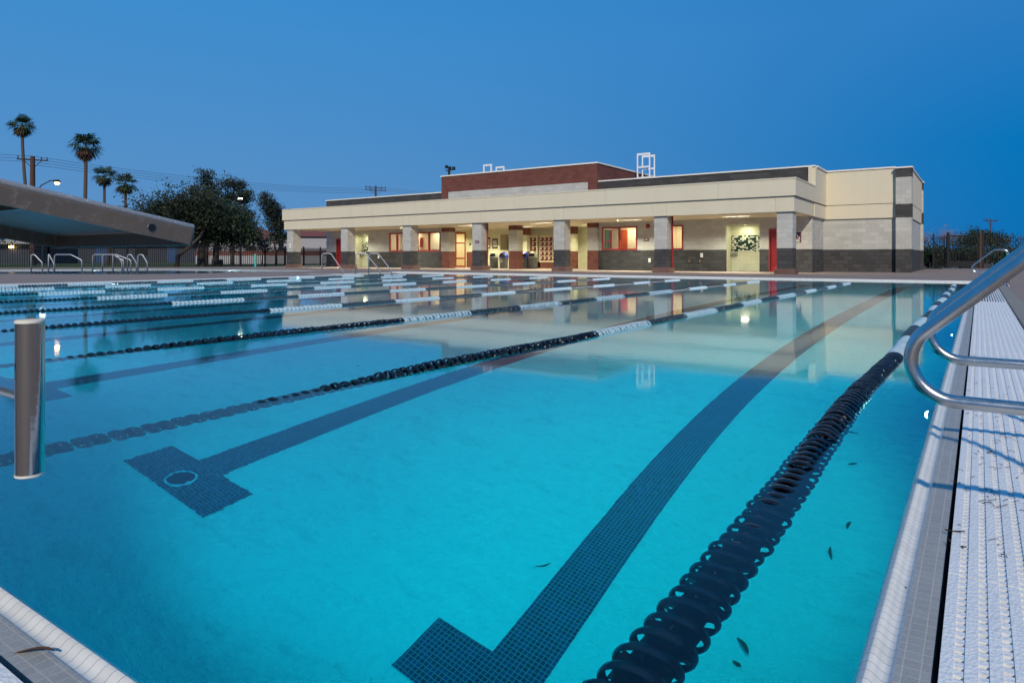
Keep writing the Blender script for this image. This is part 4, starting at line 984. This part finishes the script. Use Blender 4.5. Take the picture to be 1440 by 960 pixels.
tree('shade_tree', 'dark low tree behind the arched handrails beyond the fence', 'tree', (-68, 31.0, -.02), [[(0, 0, 0), (.1, .1, 1.3), (.2, .4, 3)]], .22, [(0, 0, 3.0, 1.6, 3.0, .9), (.3, 3.4, 2.9, 1.4, 2.0, .8)], 4200, .12, 'leafdark', 12)
# right background
tree('round_tree', 'round dark tree above the right fence below the distant pole', 'tree', (.2, 84, -.02), [[(0, 0, 0), (0, .1, 1.2), (.1, .1, 2.4)]], .2, [(0, 0, 2.7, 1.5, 1.5, 1.0), (1.3, 0, 2.2, 1.2, 1.2, .8), (-1.1, 0, 2.2, 1.2, 1.2, .7)], 5200, .11, 'leafdark', 13)
tree('bare_tree', 'pale leafless tree behind the gate right of the building', 'tree', (-3.3, 86, -.02), [[(0, 0, 0), (0, .1, 1.4), (.2, .1, 2.8)], [(0, .1, 1.4), (-.8, 0, 2.6), (-1.2, 0, 3.4)], [(0, .1, 1.4), (.9, 0, 2.5), (1.3, 0, 3.5)]], .14,
     [(-1.6, 0, 2.6, .9, .9, .8), (.5, 0, 3.0, 1.3, 1.0, 1.0), (1.8, 0, 2.6, .9, .9, .8)], 3000, .2, 'barewig', 14, asp=.04, twig=.2)
def shrub(label, base, blobs, n, seed, mat='leafdark', size=.09):
    t = thing('shrub', label, 'shrub', base, 'shrubs behind the right fence'); b = Vector(base)
    MB().tube([b, b+Vector((.05, 0, .8))], [.05, .02], 6).tube([b, b+Vector((-.2, .1, .7))], [.04, .02], 6).build('stem', M['bark'], t, True)
    V, f = leaf_cloud([(b.x+q[0], b.y+q[1], q[2], *q[3:]) for q in blobs], n, size, seed, twig=.22); cloud_obj('foliage', V, f, M[mat], t)
shrub('tall dark shrub pressed against the fence at the building corner', (-3.0, 57.2, -.02), [(0, 0, .9, .9, .6, .85), (.7, .3, .8, .7, .6, .75)], 3600, 21)
shrub('dark shrub behind the wide black gate', (-1.0, 57.4, -.02), [(0, 0, .85, 1.0, .6, .8), (.9, 0, .7, .7, .6, .65)], 3600, 22)
shrub('rounded dark shrub right of the brown gate post', (1.4, 58.0, -.02), [(0, 0, .8, 1.1, .7, .75), (1.3, 0, .6, .9, .6, .6)], 3600, 23)
shrub('low loose shrub at the right frame edge behind the fence', (4.4, 60.0, -.02), [(0, 0, .6, 1.3, .7, .6), (1.7, .5, .7, 1.2, .7, .7)], 2600, 24, 'leafolive')

def palm(x, y, h, r, seed, label, lean=(0, 0)):
    t = thing('fan_palm', label, 'palm tree', (x, y, -.02), 'fan palms beyond the pool'); rr = np.random.default_rng(seed)
    pts = [(x+lean[0]*(1-i/6)**1.6, y+lean[1]*(1-i/6)**1.6, -.02+(h-.02)*i/6) for i in range(7)]
    t.location = (pts[0][0], pts[0][1], -.02); WL[t] = Vector(t.location)
    MB().tube(pts, [.36, .30, .27, .25, .24, .23, .22], 9).build('trunk', M['palmbark'], t, True)
    def fronds(n, elo, ehi, L, droop, name, mat):
        V = []; top = np.array([x, y, h])
        for k in range(n):
            az = rr.uniform(0, 2*math.pi); el = rr.uniform(elo, ehi); d = np.array([math.cos(az)*math.cos(el), math.sin(az)*math.cos(el), math.sin(el)])
            pet = L*.48*rr.uniform(.8, 1.1); side = np.cross(d, [0, 0, 1.]); side /= np.linalg.norm(side)+1e-6; up = np.cross(side, d)
            e = top+d*pet; V += [top-side*.03, top+side*.03, e+side*.03, e-side*.03]
            nb = 10
            for j in range(nb):
                a = (j/(nb-1)-.5)*R(200); dl = d*math.cos(a)+side*math.sin(a)*.95; ll = L*.55*(.75+.35*math.cos(a*.8))*rr.uniform(.85, 1.1)
                m = e+dl*ll*.55+up*.02; tip = e+dl*ll-np.array([0, 0, droop*ll*rr.uniform(.6, 1.3)]); wv = np.cross(dl, up)*.10
                V += [e, m-wv, tip, m+wv]
        V = np.array(V); cloud_obj(name, V, np.arange(len(V)).reshape(-1, 4), M[mat], t)
    fronds(30, R(-35), R(75), r*1.05, .35, 'crown', 'palmleaf'); fronds(30, R(-82), R(-38), r*.85, .2, 'dead_skirt', 'palmdead')
palm(-130.4, 46.1, 22.6, 2.2, 1, 'leftmost and tallest fan palm with a curved thin trunk', (1.6, 1.2))
palm(-103.2, 44.2, 16.3, 2.3, 2, 'fan palm with the biggest crown, second from the left', (-.3, -.2))
palm(-133.0, 60.1, 15.9, 2.3, 3, 'fan palm third from the left with a thick brown skirt', (0, 0))
palm(-119.4, 57.3, 13.3, 2.2, 4, 'shortest fan palm, rightmost of the four', (.2, .1))

# ------------------------------------------------------------------ utility poles, wires, lamps
def pole(x, y, h, r, arms, label, armL=2.4):
    t = thing('utility_pole', label, 'utility pole', (x, y, -.02))
    MB().tube([(x, y, -.02), (x, y, h)], [r, r*.7], 10).build('shaft', M['wood'], t, True)
    d = Vector((.42, .9, 0)).normalized() if arms else None
    for k in range(arms):
        z = h-.35-k*.5; a = Vector((x, y, z))-d*armL/2; b = Vector((x, y, z))+d*armL/2
        m = MB().tube([a, b], .075, 6); m.tube([Vector((x, y, z-.9)), Vector((x, y, z))+d*armL*.3], .035, 5); m.tube([Vector((x, y, z-.9)), Vector((x, y, z))-d*armL*.3], .035, 5); m.build('crossarm', M['wood'], t)
        for q in (-.46, -.28, .28, .46):
            p = Vector((x, y, z))+d*armL*q; MB().lathe([(.05, .0), (.06, .1), (.08, .14), (.04, .2), (.05, .26), (0, .28)], tuple(p+Vector((0, 0, .06))), 8).build('insulator', M['wire'], t, True)
    return t
pole(-78.3, 28.6, 10.9, .30, 1, 'tall brown utility pole carrying the street lamp arm behind the left fence', 2.6)
pole(-95.4, 92.1, 14.5, .22, 2, 'distant utility pole showing above the dark parapet', 4.2)
pole(1.7, 147, 7.6, .12, 1, 'distant utility pole above the right background trees', 5)
def wires(name, label, A, Bp, n, sag, r=.022):
    mb = MB(); A, Bp = Vector(A), Vector(Bp)
    for k in range(n):
        o = Vector((0, 0, -.28*k)); pts = []
        for i in range(15):
            u = i/14; p = A.lerp(Bp, u)+o; p.z -= sag*4*u*(1-u); pts.append(p)
        mb.tube(pts, r, 4)
    o = mb.build(name, M['wire']); props(o, label, 'power line')
wires('power_line', 'sagging bundle of cables from the left pole to the pole behind the building', (-78.3, 28.6, 10.9), (-95.4, 92.1, 14.0), 4, .9)
wires('power_line', 'cables running out of frame to the left from the lamp pole', (-78.3, 28.6, 10.9), (-76, -10, 11.5), 3, .8)
wires('power_line', 'thin cables dropping behind the parapet from the distant pole', (-95.4, 92.1, 14.2), (-40, 130, 11.5), 3, 1.0)
wires('power_line', 'low service cables between the palms and the dark tree clump', (-78.3, 28.6, 6.4), (-84, 75, 3.9), 3, .3, .03)

def glow(name, c, s): return M.setdefault(name, emis(name, c, s))
t = thing('street_lamp', 'glowing orange street lamp on a curved arm from the utility pole', 'street lamp', (-78.2, 28.7, 7.2))
MB().tube([(-78.2, 28.7, 7.1), (-76.8, 28.8, 7.9), (-75.2, 29.0, 8.3), (-74.2, 29.1, 8.25)], .05, 8).build('arm', M['blacksteel'], t)
MB().lathe([(0, .28), (.2, .25), (.34, .06), (.3, 0)], (-74.0, 29.1, 8.05), 14).build('hood', M['blacksteel'], t, True)
MB().lathe([(0, -.2), (.14, -.17), (.23, -.03), (.22, .02)], (-74.0, 29.1, 8.02), 14).build('lens', glow('sodium_lens', (1, .60, .25), 16), t, True)
def lamp_post(x, y, z, label, mat, r=.3, colr='blacksteel'):
    t = thing('lamp_post', label, 'lamp post', (x, y, -.02))
    MB().tube([(x, y, -.02), (x, y, z-.3)], [.09, .06], 8).build('shaft', M[colr], t)
    MB().lathe([(.1, -.32), (r*.9, -.2), (r*1.1, .0), (r*.9, .02)], (x, y, z), 12).build('hood', M[colr], t, True)
    MB().lathe([(0, -r*.8), (r*.7, -r*.6), (r, 0), (r*.7, r*.5), (0, r*.6)], (x, y, z), 12).build('lens', mat, t, True)
lamp_post(-50.3, 33.3, 5.55, 'white glowing lamp on a slim post in front of the eucalyptus', glow('white_lens', (.9, 1, .85), 14), .2)
lamp_post(-79.7, 30.0, 4.93, 'pale lamp post hidden behind the starting platform, left one', glow('white_lens', (.9, 1, .85), 14), .3)
lamp_post(-73.7, 34.2, 3.7, 'pale lamp post hidden behind the starting platform, right one', glow('white_lens', (.9, 1, .85), 14), .3)
t = thing('park_post', 'dark green post with a square base under the tree clump', 'post', (-55.5, 34.5, 0))
MB().tube([(-55.5, 34.5, 0), (-55.5, 34.5, 3.2)], .10, 8).build('shaft', M['leafdark'], t); MB().rbox(-55.85, -55.15, 34.15, 34.85, -.02, .55, .03, 1).build('foot', M['leafdark'], t)
t = thing('bollard', 'bright turquoise post standing by the leisure pool', 'post', (-45.78, 31.59, 0))
MB().tube([(-45.78, 31.59, 0), (-45.78, 31.59, .94)], .07, 14).build('shaft', M['turq'], t, True); MB().lathe([(.07, .94), (.06, .98), (0, 1.0)], (-45.78, 31.59, 0), 14).build('cap', M['turq'], t, True)

# ------------------------------------------------------------------ far buildings
def house(name, label, cx, cy_, L, D, h, roofh, ang, wall, roof, openings, eave=.5, lamps=()):
    t = thing(name, label, 'building', (cx, cy_, 0)); Rm = Matrix.Rotation(ang, 3, 'Z')
    def tr(mb): mb.v = [tuple(Rm @ Vector(q)+Vector((cx, cy_, 0))) for q in mb.v]; return mb
    tr(MB().box(-L/2, L/2, -D/2, D/2, -.02, h)).build('wall', M[wall], t)
    e = eave
    if roofh > .6:
        v = [(-L/2-e, -D/2-e, h), (L/2+e, -D/2-e, h), (L/2+e, D/2+e, h), (-L/2-e, D/2+e, h), (-L/2+D*.45, 0, h+roofh), (L/2-D*.45, 0, h+roofh)]
        mb = MB(); mb.add(v, [(0, 3, 2, 1), (0, 1, 5, 4), (1, 2, 5), (2, 3, 4, 5), (3, 0, 4)])
    else: mb = MB().box(-L/2-e, L/2+e, -D/2-e, D/2+e, h+.002, h+roofh)
    tr(mb).build('roof', M[roof], t)
    for (k, x0, x1, z0, z1) in openings:
        nm = 'door' if k == 'bluedoor' else 'window'
        tr(MB().box(x0, x1, -D/2-.05, -D/2+.02, z0, z1)).build(nm, M[k], t)
    for x in lamps: tr(MB().rbox(x-.18, x+.18, -D/2-.35, -D/2-.02, h-.45, h-.15, .03, 1)).build('wall_lamp', glow('amber_lens', (1, .6, .2), 22), t)
    return t
aS = math.atan2(21, 21.7)
house('school_block', 'long low grey school block with blue doors beyond the lawn', -99, 48.5, 46, 8, 2.6, .35, R(42), 'housegrey', 'roofing',
      [('bluedoor', x, x+1.3, 0, 2.1) for x in (-20, -11, -3, 6, 15)]+[('dark', x, x+1.6, 1, 2) for x in (-17, -14, -7, 2, 10, 19)], .9, (-13.5,))
house('shelter', 'dark open shelter with amber lamps at the far left', -99.5, 33.4, 16, 6, 2.3, .5, R(20), 'housegrey', 'roofing', [('dark', -6, -1, 0, 2), ('bluedoor', 1, 3, 0, 2)], .9, (4.9, -6.5))
house('tiled_house', 'white house with red hip roof seen between the two leftmost columns', -69.5, 58.5, 9, 8, 3.3, 1.7, R(40), 'housewhite', 'roofred', [('dark', -3.9, -2.6, 3.0, 3.28), ('dark', 1, 2, 1.2, 2.2)], .3)
house('tiled_house', 'pale house with red hip roof left of the leftmost column', -80, 54, 10, 8, 3.0, 1.8, R(40), 'housewhite', 'roofred', [('dark', -3, -2, 1.2, 2.2), ('dark', 1, 2.2, 1.2, 2.2)], .3)
t = thing('boundary_wall', 'pale boundary wall with a brown upper band behind the left fence', 'wall', (-66, 46, 0))
A, Bv = Vector((-76, 44.5, 0)), Vector((-58, 56, 0)); d = (Bv-A).normalized(); nrm = Vector((-d.y, d.x, 0))*.12
def slab(z0, z1, g): 
    n = nrm*g; return MB().add([A-n+Vector((0, 0, z0)), Bv-n+Vector((0, 0, z0)), Bv+n+Vector((0, 0, z0)), A+n+Vector((0, 0, z0)), A-n+Vector((0, 0, z1)), Bv-n+Vector((0, 0, z1)), Bv+n+Vector((0, 0, z1)), A+n+Vector((0, 0, z1))], [(0, 1, 2, 3), (4, 5, 6, 7), (0, 1, 5, 4), (1, 2, 6, 5), (2, 3, 7, 6), (3, 0, 4, 7)])
slab(-.02, .95, 1).build('wall_base', M['housewhite'], t); slab(.952, 1.5, 1.1).build('brown_band', M['roofred'], t)
